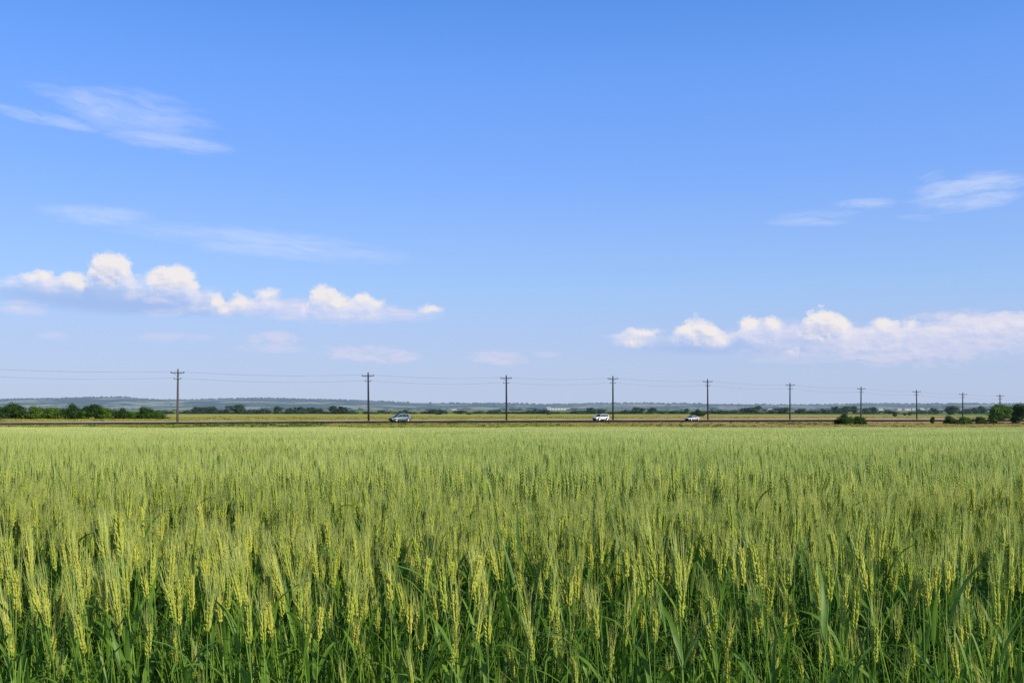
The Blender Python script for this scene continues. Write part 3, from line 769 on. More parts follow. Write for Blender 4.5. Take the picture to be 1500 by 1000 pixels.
def blade(mb,p,az,up,L,w,droop,mi=3,seg=8,twist=0.0,fold=.25):
    """arched leaf blade"""
    d=Vector((cos(az)*sin(up),sin(az)*sin(up),cos(up))); h=Vector((cos(az),sin(az),0)); side=Vector((-sin(az),cos(az),0))
    pts=[];pos=Vector(p); ang=up
    vs=[];fs=[]
    for i in range(seg+1):
        t=i/seg; ww=w*(min(1,.55+t*2.2))*(1-t**2.2)+.0004
        dd=Vector((h.x*sin(ang),h.y*sin(ang),cos(ang)))
        nn=side.cross(dd).normalized(); s2=(side*cos(twist*t)+nn*sin(twist*t)).normalized()
        vs+= [pos-s2*ww*.5, pos-nn*ww*fold*.5*(1 if nn.z>0 else -1), pos+s2*ww*.5]
        pos=pos+dd*(L/seg); ang+=droop/seg*(.4+1.4*t)
    for i in range(seg):
        for k in(0,1): fs.append((i*3+k,i*3+k+1,i*3+k+4,i*3+k+3))
    mb.add(vs,fs,mi)
def plant_parts(seed,hi=True,short=False):
    """one wheat plant; local z=0 is the ground. returns dict of MB, and the ear base height"""
    r=random.Random(seed); H=.82+r.uniform(-.03,.03)
    if short: H*=.82
    bx,by=r.gauss(0,.025),r.gauss(0,.02)
    f=lambda t:Vector((bx*t*t-.02*t*t,by*t*t,H*t))
    stem=MB(); stem.tube([f(t) for t in ((0,.25,.5,.75,1) if hi else (0,.5,1))],[.0021,.002,.0019,.0015,.0012] if hi else [.0021,.0018,.0013],5 if hi else 3,2,False)
    if hi:
        for t in(.32,.6): 
            c=f(t); stem.tube([c-Vector((0,0,.004)),c,c+Vector((0,0,.004))],[.0021,.0031,.0021],5,2,False)
    L=r.uniform(.068,.115); tl=Vector((2*bx-.04,2*by,H)).normalized()
    ear,aw=ear_parts(r,L,r.uniform(.085,.115),(r.uniform(0,6.28),r.uniform(0,.09)),hi)
    q=Vector((0,0,1)).rotation_difference(Vector((tl.x*.9,tl.y*.9,tl.z)).normalized()).to_matrix().to_4x4()
    M=Matrix.Translation(f(1))@q
    E=MB();E.merge(ear,M);A=MB();A.merge(aw,M)
    leaves=[]
    for k in range(r.choice((2,3,3)) if hi else 2):
        b=MB(); t=(.84,.66,.48)[k]+r.uniform(-.06,.05); 
        blade(b,f(t),r.uniform(0,6.28),r.uniform(.12,.55),r.uniform(.17,.30)*(1 if hi else .8),r.uniform(.010,.017),r.choice((.5,1.2,2.2,2.8))*r.uniform(.7,1.1),3,9 if hi else 4,r.uniform(-.9,.9))
        leaves.append(b)
    return dict(stem=stem,ear=E,awns=A,leaves=leaves,H=H,L=L)

# ---- individuals of the front rows
NV=16; PROTO=[]
for v in range(NV):
    d=plant_parts(100+v,True); P={}
    P['stem']=d['stem']; P['ear']=d['ear']; P['awns']=d['awns']; P['H']=d['H']; P['L']=d['L']
    one=lambda mb,nm,mat: mb.mesh(nm,[mat],nm!='awns')
    for k in('stem','ear','awns'):
        P[k].m=[0]*len(P[k].m)
    PROTO.append(dict(stem=one(P['stem'],'stem',MATS['stem_mat']),ear=one(P['ear'],'ear',MATS['ear_mat']),awns=one(P['awns'],'awns',MATS['awn_mat']),
        leaf=[(lambda b:(setattr(b,'m',[0]*len(b.m)),b.mesh('leaf',[MATS['blade_mat']],True))[1])(b) for b in d['leaves']],H=d['H'],L=d['L']))
def wheat_thing(v,loc,tilt,rz,sc,label,group,dry=False):
    e=empty('wheat_plant',loc); 
    e.rotation_euler=(tilt[1],tilt[0],0); e.scale=(sc,sc,sc)
    M=PROTO[v]
    def pt(nm,me,par):
        o=bpy.data.objects.new(nm,me); MAIN.objects.link(o); o.parent=par; return o
    s=pt('stem',M['stem'],e); s.rotation_euler=(0,0,rz)
    er=pt('ear',M['ear'],e); er.rotation_euler=(0,0,rz); pt('awns',M['awns'],er)
    for m in M['leaf']: l=pt('leaf',m,e); l.rotation_euler=(0,0,rz)
    tag(e,label,'wheat plant',group); return e
HERO=[(159,875,835,'L'),(230,855,815,'L'),(188,852,805,''),(295,912,845,''),(312,880,838,''),(345,870,825,''),(318,920,878,''),(492,893,820,''),(405,875,830,''),(385,918,870,'L'),(337,935,895,''),
 (614,855,805,''),(650,920,880,''),(685,885,835,''),(734,940,890,''),(77,930,890,''),(95,870,840,'L'),(715,878,840,''),(457,890,855,''),(125,915,880,''),(440,860,815,'L'),(887,920,868,''),(1000,860,810,''),
 (846,880,830,''),(835,955,915,''),(824,965,930,''),(1135,850,800,''),(1200,870,815,''),(1199,885,850,'L'),(1342,870,825,''),(1295,930,895,''),(1145,940,900,'L'),(1272,975,940,''),(1245,965,930,''),(1385,850,800,''),
 (1025,895,855,''),(1037,920,880,''),(1217,960,910,''),(1170,980,955,'L'),(1427,960,915,''),(1122,890,850,''),(1152,865,825,''),(552,980,945,''),(30,905,870,''),(205,960,905,'')]
HL={295:'tall yellow ear low on the left, longest beside its stacked twin',492:'thickest golden yellow ear of the front rows, left of the photo centre',887:'bright yellow bushy ear on a bare stem right of the photo centre',
 159:'yellow ear leaning left near the left edge of the front rows',230:'leaning yellow ear directly above a broad drooping leaf at the left',734:'lowest upright ear below the photo centre with a long bare stem',
 1000:'upright golden ear standing high in the right centre of the front rows',1145:'short yellow ear leaning left low in the right part of the front rows',1342:'slim upright yellow ear towards the right edge of the front rows',
 824:'short ear close to the bottom of the photo right of centre'}
HG='wheat plants of the front rows'
LAB_UP='yellow-green bearded wheat plant standing upright in the front rows'
LAB_L='yellow-green bearded wheat plant leaning left in the front rows'
LAB_R='yellow-green bearded wheat plant leaning right in the front rows'
nind=0
for px,yb,yt,flag in HERO:
    Lpx=yb-yt
    hgt=.845-.0 ; 
    # depth so that an ear of ~9 cm has this length; then height of the ear base from its row
    Y=min(3.0,max(2.42,F*.088/max(Lpx,36)))
    zb=CAM_H-Y*(yb-HY)/F; g=field_z(0,Y); v=rnd.randrange(NV); P=PROTO[v]
    H=zb-g; sc=min(1.15,max(.62,H/P['H']))
    tx=-.20 if flag=='L' else rnd.uniform(-.08,.03)
    X=(px-750)/F*Y - sin(tx)*P['H']*sc
    lab=HL.get(px) or (LAB_L if flag=='L' else LAB_UP)
    wheat_thing(v,(X,Y,g-.02+(H-P['H']*sc)*(1 if H<P['H']*sc else 0)),(tx,rnd.uniform(-.05,.05)),rnd.uniform(0,6.28),sc,lab,HG); nind+=1
placed=[]
while nind<300:
    best=None
    for _ in range(7):
        Y=2.42+(rnd.random()**.8)*1.05; X=rnd.uniform(-.53,.53)*Y
        dmin=min([(X-q[0])**2+(Y-q[1])**2 for q in placed] or [9])
        if best is None or dmin>best[0]: best=(dmin,X,Y)
    _,X,Y=best; placed.append((X,Y))
    v=rnd.randrange(NV); tx=rnd.gauss(-.045,.05); ty=rnd.gauss(0,.035); sc=rnd.gauss(.985,.055) if rnd.random()<.72 else rnd.uniform(.66,.92)
    lab=LAB_L if tx<-.09 else (LAB_R if tx>.03 else LAB_UP)
    wheat_thing(v,(X,Y,field_z(X,Y)-.01),(tx,ty),rnd.uniform(0,6.28),sc,lab,HG); nind+=1

# ---- the rest of the crop: one stuff object (scattered points carry the plants)
def joined(seed,hi,leafy=False):
    d=plant_parts(seed,hi); mb=MB(); mb.merge(d['stem']); mb.merge(d['ear']); mb.merge(d['awns'])
    for b in d['leaves']: mb.merge(b)
    return mb
def tiller(seed):
    """leafy shoots without ears: bare upright stems and arched blades"""
    r=random.Random(seed); mb=MB()
    for q in range(4):
        H=r.uniform(.50,.70) if q else r.uniform(.40,.55); bx=r.gauss(0,.05); ox,oy=r.gauss(0,.035),r.gauss(0,.035)
        mb.tube([(ox,oy,0),(ox+bx*.3,oy,H*.5),(ox+bx,oy,H)],[.0021,.0018,.0010],4,2,False)
        if q==0:
            for k in range(2): t=r.uniform(.5,.95); blade(mb,(ox+bx*t*t,oy,H*t),r.uniform(0,6.28),r.uniform(.15,.5),r.uniform(.24,.36),r.uniform(.012,.018),r.uniform(2.0,2.9),3,9,r.uniform(-.6,.6),.35)
        for k in range(3 if q==0 else 1):
            t=(.35+.25*k) if q==0 else r.uniform(.45,.8); blade(mb,(ox+bx*t*t,oy,H*t),r.uniform(0,6.28),r.uniform(.08,.45),r.uniform(.17,.27),r.uniform(.008,.0125),r.choice((.3,1.2,2.2,2.9)),3,7,r.uniform(-1,1))
    return mb
def lib(name,mb,smooth=True):
    return mb.build(name,WM(),smooth=smooth,col=LIB)
def tile_mb(seed,size,dens):
    """square patch of simplified plants for the deep field"""
    r=np.random.default_rng(seed); mb=MB(); n=int(size*size*dens)
    for i in range(n):
        x,y=r.uniform(-size/2,size/2,2); H=.80+r.normal(0,.045); tx=r.normal(-.045,.045); ty=r.normal(0,.045); L=r.uniform(.075,.10); w=.0070
        up=Vector((tx,ty,1)).normalized(); b=Vector((x,y,.42)); e=b+up*(H-.42)
        s=Vector((cos(i),sin(i),0))
        mb.add([b-s*.0025,b+s*.0025,e+s*.0018,e-s*.0018],[(0,1,2,3)],2)
        spindle(mb,e,up+Vector((r.normal(0,.1),r.normal(0,.1),0)),L,w,4,0,((.0,.5),(.4,1.0),(.8,.7)))
        for k in range(4):
            A=r.uniform(0,6.28); o=Vector((cos(A),sin(A),0)); p=e+up*L*r.uniform(.35,.95)+o*.003; d=(up+o*r.uniform(.0,.09)).normalized()
            sd=d.cross(Vector((r.normal(),r.normal(),.01))).normalized()*.003
            mb.add([p-sd,p+sd,p+d*r.uniform(.09,.13)],[(0,1,2)],1)
        if i%2==0: blade(mb,b+up*.22,r.uniform(0,6.28),r.uniform(.2,.7),.2,.012,r.uniform(.8,2.4),3,3,0)
    return mb

def scatter_gn(obj,coll):
    ng=bpy.data.node_groups.new('crop_scatter','GeometryNodeTree')
    ng.interface.new_socket('Geometry',in_out='INPUT',socket_type='NodeSocketGeometry'); ng.interface.new_socket('Geometry',in_out='OUTPUT',socket_type='NodeSocketGeometry')
    N=ng.nodes;Lk=ng.links; gi=N.new('NodeGroupInput');go=N.new('NodeGroupOutput')
    iop=N.new('GeometryNodeInstanceOnPoints'); ci=N.new('GeometryNodeCollectionInfo'); ci.inputs['Collection'].default_value=coll
    ci.inputs['Separate Children'].default_value=True; ci.inputs['Reset Children'].default_value=True
    iop.inputs['Pick Instance'].default_value=True
    def attr(nm,t):
        a=N.new('GeometryNodeInputNamedAttribute'); a.data_type=t; a.inputs['Name'].default_value=nm; return a.outputs['Attribute']
    Lk.new(gi.outputs[0],iop.inputs['Points']); Lk.new(ci.outputs[0],iop.inputs['Instance'])
    Lk.new(attr('idx','INT'),iop.inputs['Instance Index'])
    Lk.new(attr('rot','FLOAT_VECTOR'),iop.inputs['Rotation']); Lk.new(attr('scl','FLOAT_VECTOR'),iop.inputs['Scale'])
    Lk.new(iop.outputs[0],go.inputs[0])
    md=obj.modifiers.new('scatter','NODES'); md.node_group=ng
def scatter(name,P,rot,scl,idx,coll,label,cat):
    me=bpy.data.meshes.new(name); me.vertices.add(len(P)); me.vertices.foreach_set('co',P.astype(np.float32).ravel())
    a=me.attributes.new('rot','FLOAT_VECTOR','POINT'); a.data.foreach_set('vector',rot.astype(np.float32).ravel())
    a=me.attributes.new('scl','FLOAT_VECTOR','POINT'); a.data.foreach_set('vector',scl.astype(np.float32).ravel())
    a=me.attributes.new('idx','INT','POINT'); a.data.foreach_set('value',idx.astype(np.int32))
    o=bpy.data.objects.new(name,me); MAIN.objects.link(o); scatter_gn(o,coll); tag(o,label,cat,kind='stuff'); return o
def subcoll(nm,meshes):
    c=bpy.data.collections.new(nm)
    for i,mb in enumerate(meshes):
        c.objects.link(lib('%s_%02d'%(nm,i),mb))
    return c
# sources are sorted by name inside the collection: near plants 0-9, tillers 10-13, light plants 14-21
near=subcoll('near_plant',[joined(300+i,True) for i in range(10)]+[tiller(500+i) for i in range(4)]+[joined(700+i,False) for i in range(8)])
rg=np.random.default_rng(11)
def hnoise(x,y):
    return (np.sin(x*.55+.3*y+1)+np.sin(.9*y-.35*x+2)+.7*np.sin(1.7*x+1.1*y)+.6*np.sin(.23*y+4)+.5*np.sin(2.6*y-.8*x))/3.8*.55+.75*np.sin(11.0*np.log(np.maximum(y,1.0))+.22*x+1.1*np.sin(.35*x)-.6)
Ps=[];Rs=[];Ss=[];Is=[]
def add_pts(Y0,Y1,dens,kx,ids,hs=1.0,hsd=.055):
    n=int(kx*(Y1*Y1-Y0*Y0)*dens + 3*(Y1-Y0)*dens)
    g=1/sqrt(dens); gy,gx=np.meshgrid(np.arange(Y0,Y1,g),np.arange(-(kx*Y1+1.5),kx*Y1+1.5,g))
    Y=(gy+rg.uniform(-.62,.62,gy.shape)*g).ravel(); X=(gx+rg.uniform(-.62,.62,gx.shape)*g).ravel()
    keep=(np.abs(X)<kx*Y+1.5)&(Y>=Y0)&(Y<Y1); X=X[keep]; Y=Y[keep]; n=len(X)
    z=-.0171*Y-.005
    Ps.append(np.stack([X,Y,z],1)); Rs.append(np.stack([rg.normal(0,.035,n),rg.normal(-.045,.042,n),rg.uniform(0,6.283,n)],1))
    s=np.clip(rg.normal(hs,hsd,n),.7,1.16)+.06*hnoise(X,Y)-.02+.085*np.sin(2*pi*(Y+.22*np.sin(.9*X+1)+.12*np.sin(2.3*X+Y))/(1.0+.05*Y)+2.0); w=np.ones(n)
    Ss.append(np.stack([w,w,s],1)); Is.append(rg.choice(ids,n))
add_pts(2.6,3.4,12,.60,list(range(10)),.93,.09)
add_pts(2.35,3.6,190,.60,[10,11,12,13],1.0,.15)
add_pts(3.4,5.8,190,.60,list(range(10)))
add_pts(3.6,7.0,80,.60,[10,11,12,13],1.0,.12)
add_pts(5.8,15.0,250,.60,list(range(14,22)))
P=np.concatenate(Ps);Rt=np.concatenate(Rs);Sc=np.concatenate(Ss);Ix=np.concatenate(Is)
print('near plants',len(P))
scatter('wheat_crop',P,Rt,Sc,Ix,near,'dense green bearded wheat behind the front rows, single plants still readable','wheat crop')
TS=2.0
tiles=subcoll('crop_tile',[tile_mb(900+i,TS,210) for i in range(4)])
Ps=[];Rs=[];Ss=[];Is=[]
y=15.0+TS/2-.1
while y<110:
    hx=.66*y+6; nx=int(hx/TS)
    for i in range(-nx,nx+1):
        x=i*TS+rg.uniform(-.15,.15); Ps.append((x,y,-.0171*y)); Rs.append((0,0,rg.integers(0,4)*pi/2*0 + rg.uniform(-.06,.06)))
        h=1.0+.085*hnoise(np.array([x]),np.array([y]))[0]+rg.normal(0,.008); Ss.append((1.05,1.05,h)); Is.append(rg.integers(0,4))
    y+=TS*.96
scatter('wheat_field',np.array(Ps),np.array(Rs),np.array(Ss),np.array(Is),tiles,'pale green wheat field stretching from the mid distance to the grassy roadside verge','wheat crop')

# ---- weeds in the crop
def m_flower(name,c): material(name,lambda T:T.bsdf(T.mix(T.noise(T.obj(),60,2),c,tuple(x*.7 for x in c)),.6,.2,trans=.3))
m_flower('mustard_mat',(.55,.55,.03)); m_flower('orange_mat',(.55,.28,.03)); m_flower('white_petal_mat',(.75,.76,.68))
def weed(name,px,ytop,Y,mat,label,n,spread,petal,nbr=7):
    r=random.Random(int(px)); X=(px-750)/F*Y; zt=zof(Y,ytop); g=field_z(X,Y); H=zt-g
    e=empty(name,(X,Y,g)); st=MB(); st.tube([(0,0,-.02),(.01,0,H*.5),(0,0,H*.93)],[.003,.0025,.0015],5)
    fl=MB(); lv=MB()
    for i in range(nbr):
        A=r.uniform(0,6.28); b=Vector((0,0,H*r.uniform(.78,.92))); t=b+Vector((cos(A)*spread*r.uniform(.4,1),sin(A)*spread*.7,H*.0+r.uniform(.02,.09)))
        st.tube([b,b.lerp(t,.6)+Vector((0,0,.008)),t],[.0013,.001,.0007],4)
        for k in range(n):
            c=t+Vector((r.gauss(0,.008),r.gauss(0,.008),r.gauss(0,.012)))
            for q in range(4):
                B=q*pi/2+r.random(); d=Vector((cos(B),sin(B),.45)).normalized()*petal; s=Vector((-sin(B),cos(B),0))*petal*.45
                fl.add([c,c+d*.6-s,c+d,c+d*.6+s],[(0,1,2,3)])
    for i in range(7): blade(lv,(0,0,H*r.uniform(.3,.8)),r.uniform(0,6.28),r.uniform(.5,1.0),r.uniform(.06,.1),.012,.8,0,4)
    st.build('stem',MATS['stem_mat'],e,True); fl.build('flower_head',MATS[mat],e); lv.build('leaf',MATS['blade_mat'],e,True)
    tag(e,label,name.replace('_',' '))
weed('yellow_weed',254,752,4.3,'mustard_mat','bushy yellow flowering weed among the wheat ears at the left',5,.06,.010,9)
weed('orange_weed',166,738,5.0,'orange_mat','slim orange tinted weed spike among the wheat at the far left',6,.018,.009,6)
weed('white_flower',1140,796,3.4,'white_petal_mat','tiny white flower above the wheat in the right half',2,.012,.007,3)

# ---- verge grass: one stuff object
def m_grass(T):
    p=T.pos(); r=T.rand(); n=T.noise(T.vscale(p,(.06,.15,0)),1,4,.6)
    c=T.mix(T.ss(n,.38,.6),(.27,.29,.04),(.50,.42,.12)); c=T.mix(T.math('MULTIPLY',r,.5),c,(.26,.28,.05))
    k=T.math('DIVIDE',T.sep(p)[0],T.sep(p)[1]); c=T.mix(T.ss(k,.02,.22,0,.6),c,(.55,.38,.16))
    return T.bsdf(c,.8,.1,trans=.3)
material('verge_grass_mat',m_grass)
def tuft(seed):
    r=random.Random(seed); mb=MB()
    for i in range(40):
        x,y=r.gauss(0,.28),r.gauss(0,.28); h=r.uniform(.18,.42); A=r.uniform(0,6.28); s=Vector((cos(A),sin(A),0))*.022
        b=Vector((x,y,-.03)); t=b+Vector((r.gauss(0,.10),r.gauss(0,.10),h)); m=b.lerp(t,.5)+Vector((0,0,.03))
        mb.add([b-s,b+s,m+s*.8,m-s*.8,t],[(0,1,2,3),(3,2,4)],0)
    return mb
tc=bpy.data.collections.new('tufts')
for i in range(4): tc.objects.link(tuft(40+i).build('tuft_%d'%i,MATS['verge_grass_mat'],col=LIB))
for i in range(2):
    r=random.Random(60+i); mb=MB()
    for k in range(60):
        p=Vector((r.gauss(0,.22),r.gauss(0,.22),abs(r.gauss(.2,.16)))); a=Vector((r.gauss(0,1),r.gauss(0,1),r.gauss(0,1))).normalized()*.08; b=a.cross(Vector((0,.4,1))).normalized()*.05
        mb.add([p-a,p-b,p+a,p+b],[(0,1,2,3)])
    tc.objects.link(mb.build('tuft_weed_%d'%i,MATS['leaf_green_mat'],col=LIB))
Ps=[];Rs=[];Ss=[];Is=[]
for i in range(30000):
    a=rg.uniform(-.62,.62); Yn=Yroad(a,-11.5); Y=111.2+(Yn-111.2)*rg.random()**.7
    X=a*Y; Ps.append((X,Y,ground_z(X,Y))); Rs.append((0,0,rg.uniform(0,6.28))); s=rg.uniform(.6,1.3); Ss.append((1.4,1.4,s))
    w=sin(X*.11)*sin(X*.037+Y*.02)>.35; Is.append(rg.integers(0,4) if (rg.random()<((.97 if not w else .86))) else rg.integers(4,6))
for i in range(7000):
    a=rg.uniform(-.62,.62); Yf=Yroad(a,9.5); Y=Yf+(80)*rg.random(); X=a*Y
    Ps.append((X,Y,ground_z(X,Y))); Rs.append((0,0,rg.uniform(0,6.28))); s=rg.uniform(.35,.9); Ss.append((1.4,1.4,s)); Is.append(rg.integers(0,4) if rg.random()<.97 else 4)
scatter('roadside_grass',np.array(Ps),np.array(Rs),np.array(Ss),np.array(Is),tc,'olive and straw coloured rough grass along both sides of the road','grass')

Ps=[];Rs=[];Ss=[];Is=[]
for i in range(2300):
    px_=rg.uniform(-250,1750)
    if rg.random()> .25+.75*(sin(px_*.043)+sin(px_*.017+1)>.1): continue
    p=place(px_,605.9+rg.normal(0,.18),201.0); s=rg.uniform(1.0,2.3)*(1+.8*(sin(px_*.09)>.3)); Ps.append(tuple(p)); Rs.append((0,0,rg.uniform(0,6.28))); Ss.append((s*1.9,s*1.5,s*1.1)); Is.append(rg.integers(0,2))
for i in range(45):
    px_=rg.uniform(-60,240); p=place(px_,613.9+rg.normal(0,.12),200.5); s=rg.uniform(1.2,2.6); Ps.append(tuple(p)); Rs.append((0,0,rg.uniform(0,6.28))); Ss.append((s*1.2,s,s)); Is.append(rg.integers(0,2))
sc_=bpy.data.collections.new('scrubs')
for i in range(2):
    r=random.Random(80+i); mb=MB()
    for k in range(110):
        p=Vector((r.gauss(0,.22),r.gauss(0,.22),abs(r.gauss(.2,.16)))); a=Vector((r.gauss(0,1),r.gauss(0,1),r.gauss(0,1))).normalized()*.09; b=a.cross(Vector((0,.4,1))).normalized()*.06
        mb.add([p-a,p-b,p+a,p+b],[(0,1,2,3)])
    sc_.objects.link(mb.build('scrub_%d'%i,MATS['leaf_distant_mat'],col=LIB))
scatter('low_scrub',np.array(Ps),np.array(Rs),np.array(Ss),np.array(Is),sc_,'low dark scrub along the foot of the tree lines beyond the road','scrub')

# ------------------------------------------------------------------ sun, sky, clouds
SUN_EL=R(30); to_sun=Vector((.80*cos(SUN_EL),-.60*cos(SUN_EL),sin(SUN_EL))).normalized()
ld=bpy.data.lights.new('sun','SUN'); ld.energy=5.0; ld.angle=R(.53); ld.color=(1.0,.91,.74)
lo=bpy.data.objects.new('sun',ld); MAIN.objects.link(lo); lo.rotation_euler=to_sun.to_track_quat('Z','Y').to_euler()
W=bpy.data.worlds.new('World'); S.world=W; W.use_nodes=True; nt=W.node_tree; nt.nodes.clear(); T=NT(nt)
sky=T.new('ShaderNodeTexSky',sky_type='NISHITA'); sky.sun_disc=False; sky.sun_elevation=SUN_EL; sky.sun_rotation=math.atan2(.80,-.60)
sky.altitude=150; sky.air_density=1.0; sky.dust_density=.35; sky.ozone_density=2.2
SKY_STR=.12
dirv=T.new('ShaderNodeTexCoord').outputs['Generated']
nrm=T.new('ShaderNodeVectorMath',operation='NORMALIZE'); T.l.new(dirv,nrm.inputs[0]); dx,dy,dz=T.sep(nrm.outputs[0])
dyp=T.math('MAXIMUM',dy,.05)
U=T.math('DIVIDE',dx,dyp); E_=T.math('DIVIDE',dz,dyp)        # horizontal and vertical tangents of the sky direction
px=T.math('MULTIPLY_ADD',U,F,750.0); py=T.math('MULTIPLY_ADD',E_,-F,HY)
front=T.math('MULTIPLY',T.ss(dy,.3,.5),T.ss(dz,0.0,.004))
def curve(x,pts,lo,hi,scale=1.0,x0=-150.0,x1=1650.0):
    n=T.new('ShaderNodeFloatCurve'); c=n.mapping.curves[0]
    P=[(( -1e9 if False else (p[0]-x0)/(x1-x0)),(p[1]-lo)/(hi-lo)) for p in pts]
    c.points[0].location=P[0]; c.points[1].location=P[-1]
    for q in P[1:-1]: c.points.new(*q)
    for q in c.points: q.handle_type='AUTO_CLAMPED'
    n.mapping.use_clip=True; n.mapping.update()
    T.set(n.inputs['Value'],T.lin(x,x0,x1)); return T.math('MULTIPLY_ADD',n.outputs[0],hi-lo,lo)
def density(px,py):
    """cumulus banks: fuzzy band between a lumpy top and a flat soft base"""
    w1=T.noise(T.xyz(T.math('MULTIPLY',px,.045),T.math('MULTIPLY',py,.06),3.0),1,7,.68)
    w2=T.noise(T.xyz(T.math('MULTIPLY',px,.017),T.math('MULTIPLY',py,.03),9.0),1,3,.5)
    pxd=T.math('ADD',px,T.math('MULTIPLY_ADD',w1,14.0,-7.0))
    top=curve(pxd,TOP,360,540); base=curve(pxd,BASE,400,540)
    v=T.new('ShaderNodeTexVoronoi',feature='SMOOTH_F1'); T.l.new(T.xyz(T.math('MULTIPLY',px,.06),T.math('MULTIPLY',py,.075),0.0),v.inputs['Vector']); v.inputs['Scale'].default_value=1; v.inputs['Smoothness'].default_value=.5
    puff=T.math('MULTIPLY_ADD',v.outputs['Distance'],-9.0,4.5)
    n=T.math('MULTIPLY_ADD',w1,40.0,-20.0); n2=T.math('MULTIPLY_ADD',w2,22.0,-11.0)
    dt=T.math('ADD',T.math('ADD',T.math('SUBTRACT',py,top),puff),T.math('ADD',n,T.math('MULTIPLY',n2,.6)))
    db=T.math('ADD',T.math('SUBTRACT',base,py),T.math('ADD',T.math('MULTIPLY',n2,.9),T.math('MULTIPLY',n,.4)))
    return dt,db
TOP=[(-150,402),(-60,396),(-20,404),(10,402),(40,396),(60,392),(85,404),(105,398),(120,404),(130,390),(138,378),(150,371),(170,371),(184,378),(192,392),(200,404),(212,406),(226,391),(250,388),(270,392),(284,408),(300,424),(318,420),(335,436),(352,430),(370,436),(386,422),(405,424),(420,440),(446,440),(456,424),(478,418),(496,426),(510,443),(524,430),(545,434),(560,446),(585,458),(612,450),(632,446),(650,452),(668,463),(700,500),(760,520),(850,520),(885,500),(905,488),(935,479),(972,486),(986,486),(1000,472),(1022,464),(1040,468),(1058,480),(1074,492),(1084,468),(1102,462),(1128,463),(1142,474),(1164,478),(1180,458),(1208,451),(1232,458),(1246,474),(1270,478),(1288,465),(1308,466),(1322,474),(1336,466),(1352,472),(1400,459),(1450,457),(1500,455),(1650,452)]
BASE=[(-150,424),(0,426),(60,432),(120,436),(200,446),(260,456),(320,464),(400,464),(470,468),(560,470),(620,464),(668,460),(700,440),(760,440),(850,470),(885,496),(920,508),(985,506),(1040,508),(1074,504),(1110,504),(1180,498),(1240,506),(1300,516),(1400,522),(1500,524),(1650,520)]
BRI=[(-150,.3),(-20,.3),(20,.35),(45,.6),(72,.8),(84,.5),(100,.8),(116,.8),(127,.4),(134,.95),(188,1),(200,.35),(214,.4),(232,.8),(284,.95),(296,.4),(308,.45),(318,.95),(328,.9),(338,.45),(355,.7),(372,.4),(385,.5),(402,.4),(420,.15),(445,.3),(455,1),(490,1),(503,.5),(515,.85),(548,.7),(562,.25),(600,.2),(628,.6),(650,.4),(680,.1),(860,.1),(905,.5),(930,.6),(960,.6),(978,.3),(988,.7),(1002,1),(1052,1),(1076,.3),(1086,.6),(1106,.8),(1120,.4),(1136,.8),(1146,.3),(1168,.3),(1180,1),(1240,1),(1252,.3),(1275,.3),(1290,.75),(1312,.6),(1330,.6),(1350,.2),(1400,.4),(1650,.4)]
bri=curve(T.math('ADD',px,T.math('MULTIPLY_ADD',T.noise(T.xyz(T.math('MULTIPLY',px,.05),T.math('MULTIPLY',py,.05),55.0),1,4,.6),30.0,-15.0)),BRI,0.0,1.0)
dt,db=density(px,py)
dt2,_=density(T.math('ADD',px,3.5),T.math('ADD',py,-3.5))
aT=T.ss(dt,0.0,6.0); aB=T.ss(db,-10.0,26.0); alpha=T.math('MULTIPLY',aT,aB)
# thinner lower part and softer areas between the towers
body=T.ss(dt,T.math('MULTIPLY_ADD',bri,26.0,8.0),T.math('MULTIPLY_ADD',bri,34.0,24.0),1.0,.38); alpha=T.math('MULTIPLY',alpha,body)
alpha=T.math('MULTIPLY',alpha,T.ss(bri,.05,.75,.16,1.0))
tv=T.noise(T.xyz(T.math('MULTIPLY',px,.022),T.math('MULTIPLY',py,.03),21.0),1,2,.5)
alpha=T.math('MULTIPLY',alpha,T.ss(tv,.30,.52,.45,1.0))
lit=T.math('ADD',.82,T.math('MULTIPLY',T.math('SUBTRACT',dt,dt2),.06)); lit=T.math('ADD',lit,T.ss(dt,3.0,38.0,.25,-.62)); lit=T.math('MINIMUM',T.math('MAXIMUM',lit,0.0),1.0)
# low rows of small pinkish clouds and high cirrus, each a tilted soft patch broken up by streaky noise
wb=T.math('MULTIPLY_ADD',T.noise(T.xyz(T.math('MULTIPLY',px,.012),T.math('MULTIPLY',py,.02),3.3),1,3,.5),26.0,-13.0)
def patch(cx,cy,rx,ry,ang,st,seed,sx=.006,sy=.045,lo=.42,hi=.72):
    c,s=cos(R(ang)),sin(R(ang)); ux=T.math('SUBTRACT',px,cx); uy=T.math('SUBTRACT',py,cy)
    a=T.math('ADD',T.math('MULTIPLY',ux,c),T.math('MULTIPLY',uy,s)); b=T.math('ADD',T.math('MULTIPLY',ux,-s),T.math('MULTIPLY',uy,c))
    an=T.math('DIVIDE',a,rx); bn=T.math('DIVIDE',b,ry); d=T.math('ADD',T.math('MULTIPLY',an,an),T.math('MULTIPLY',bn,bn))
    m=T.ss(d,0.0,1.0,1.0,0.0)
    n=T.noise(T.xyz(T.math('MULTIPLY',a,sx),T.math('MULTIPLY',T.math('ADD',b,wb),sy),seed),1,8,.68)
    n=T.math('ADD',n,T.math('MULTIPLY_ADD',m,.30,-.22))
    return T.math('MULTIPLY',T.math('MULTIPLY',T.ss(n,lo,hi),m),st)
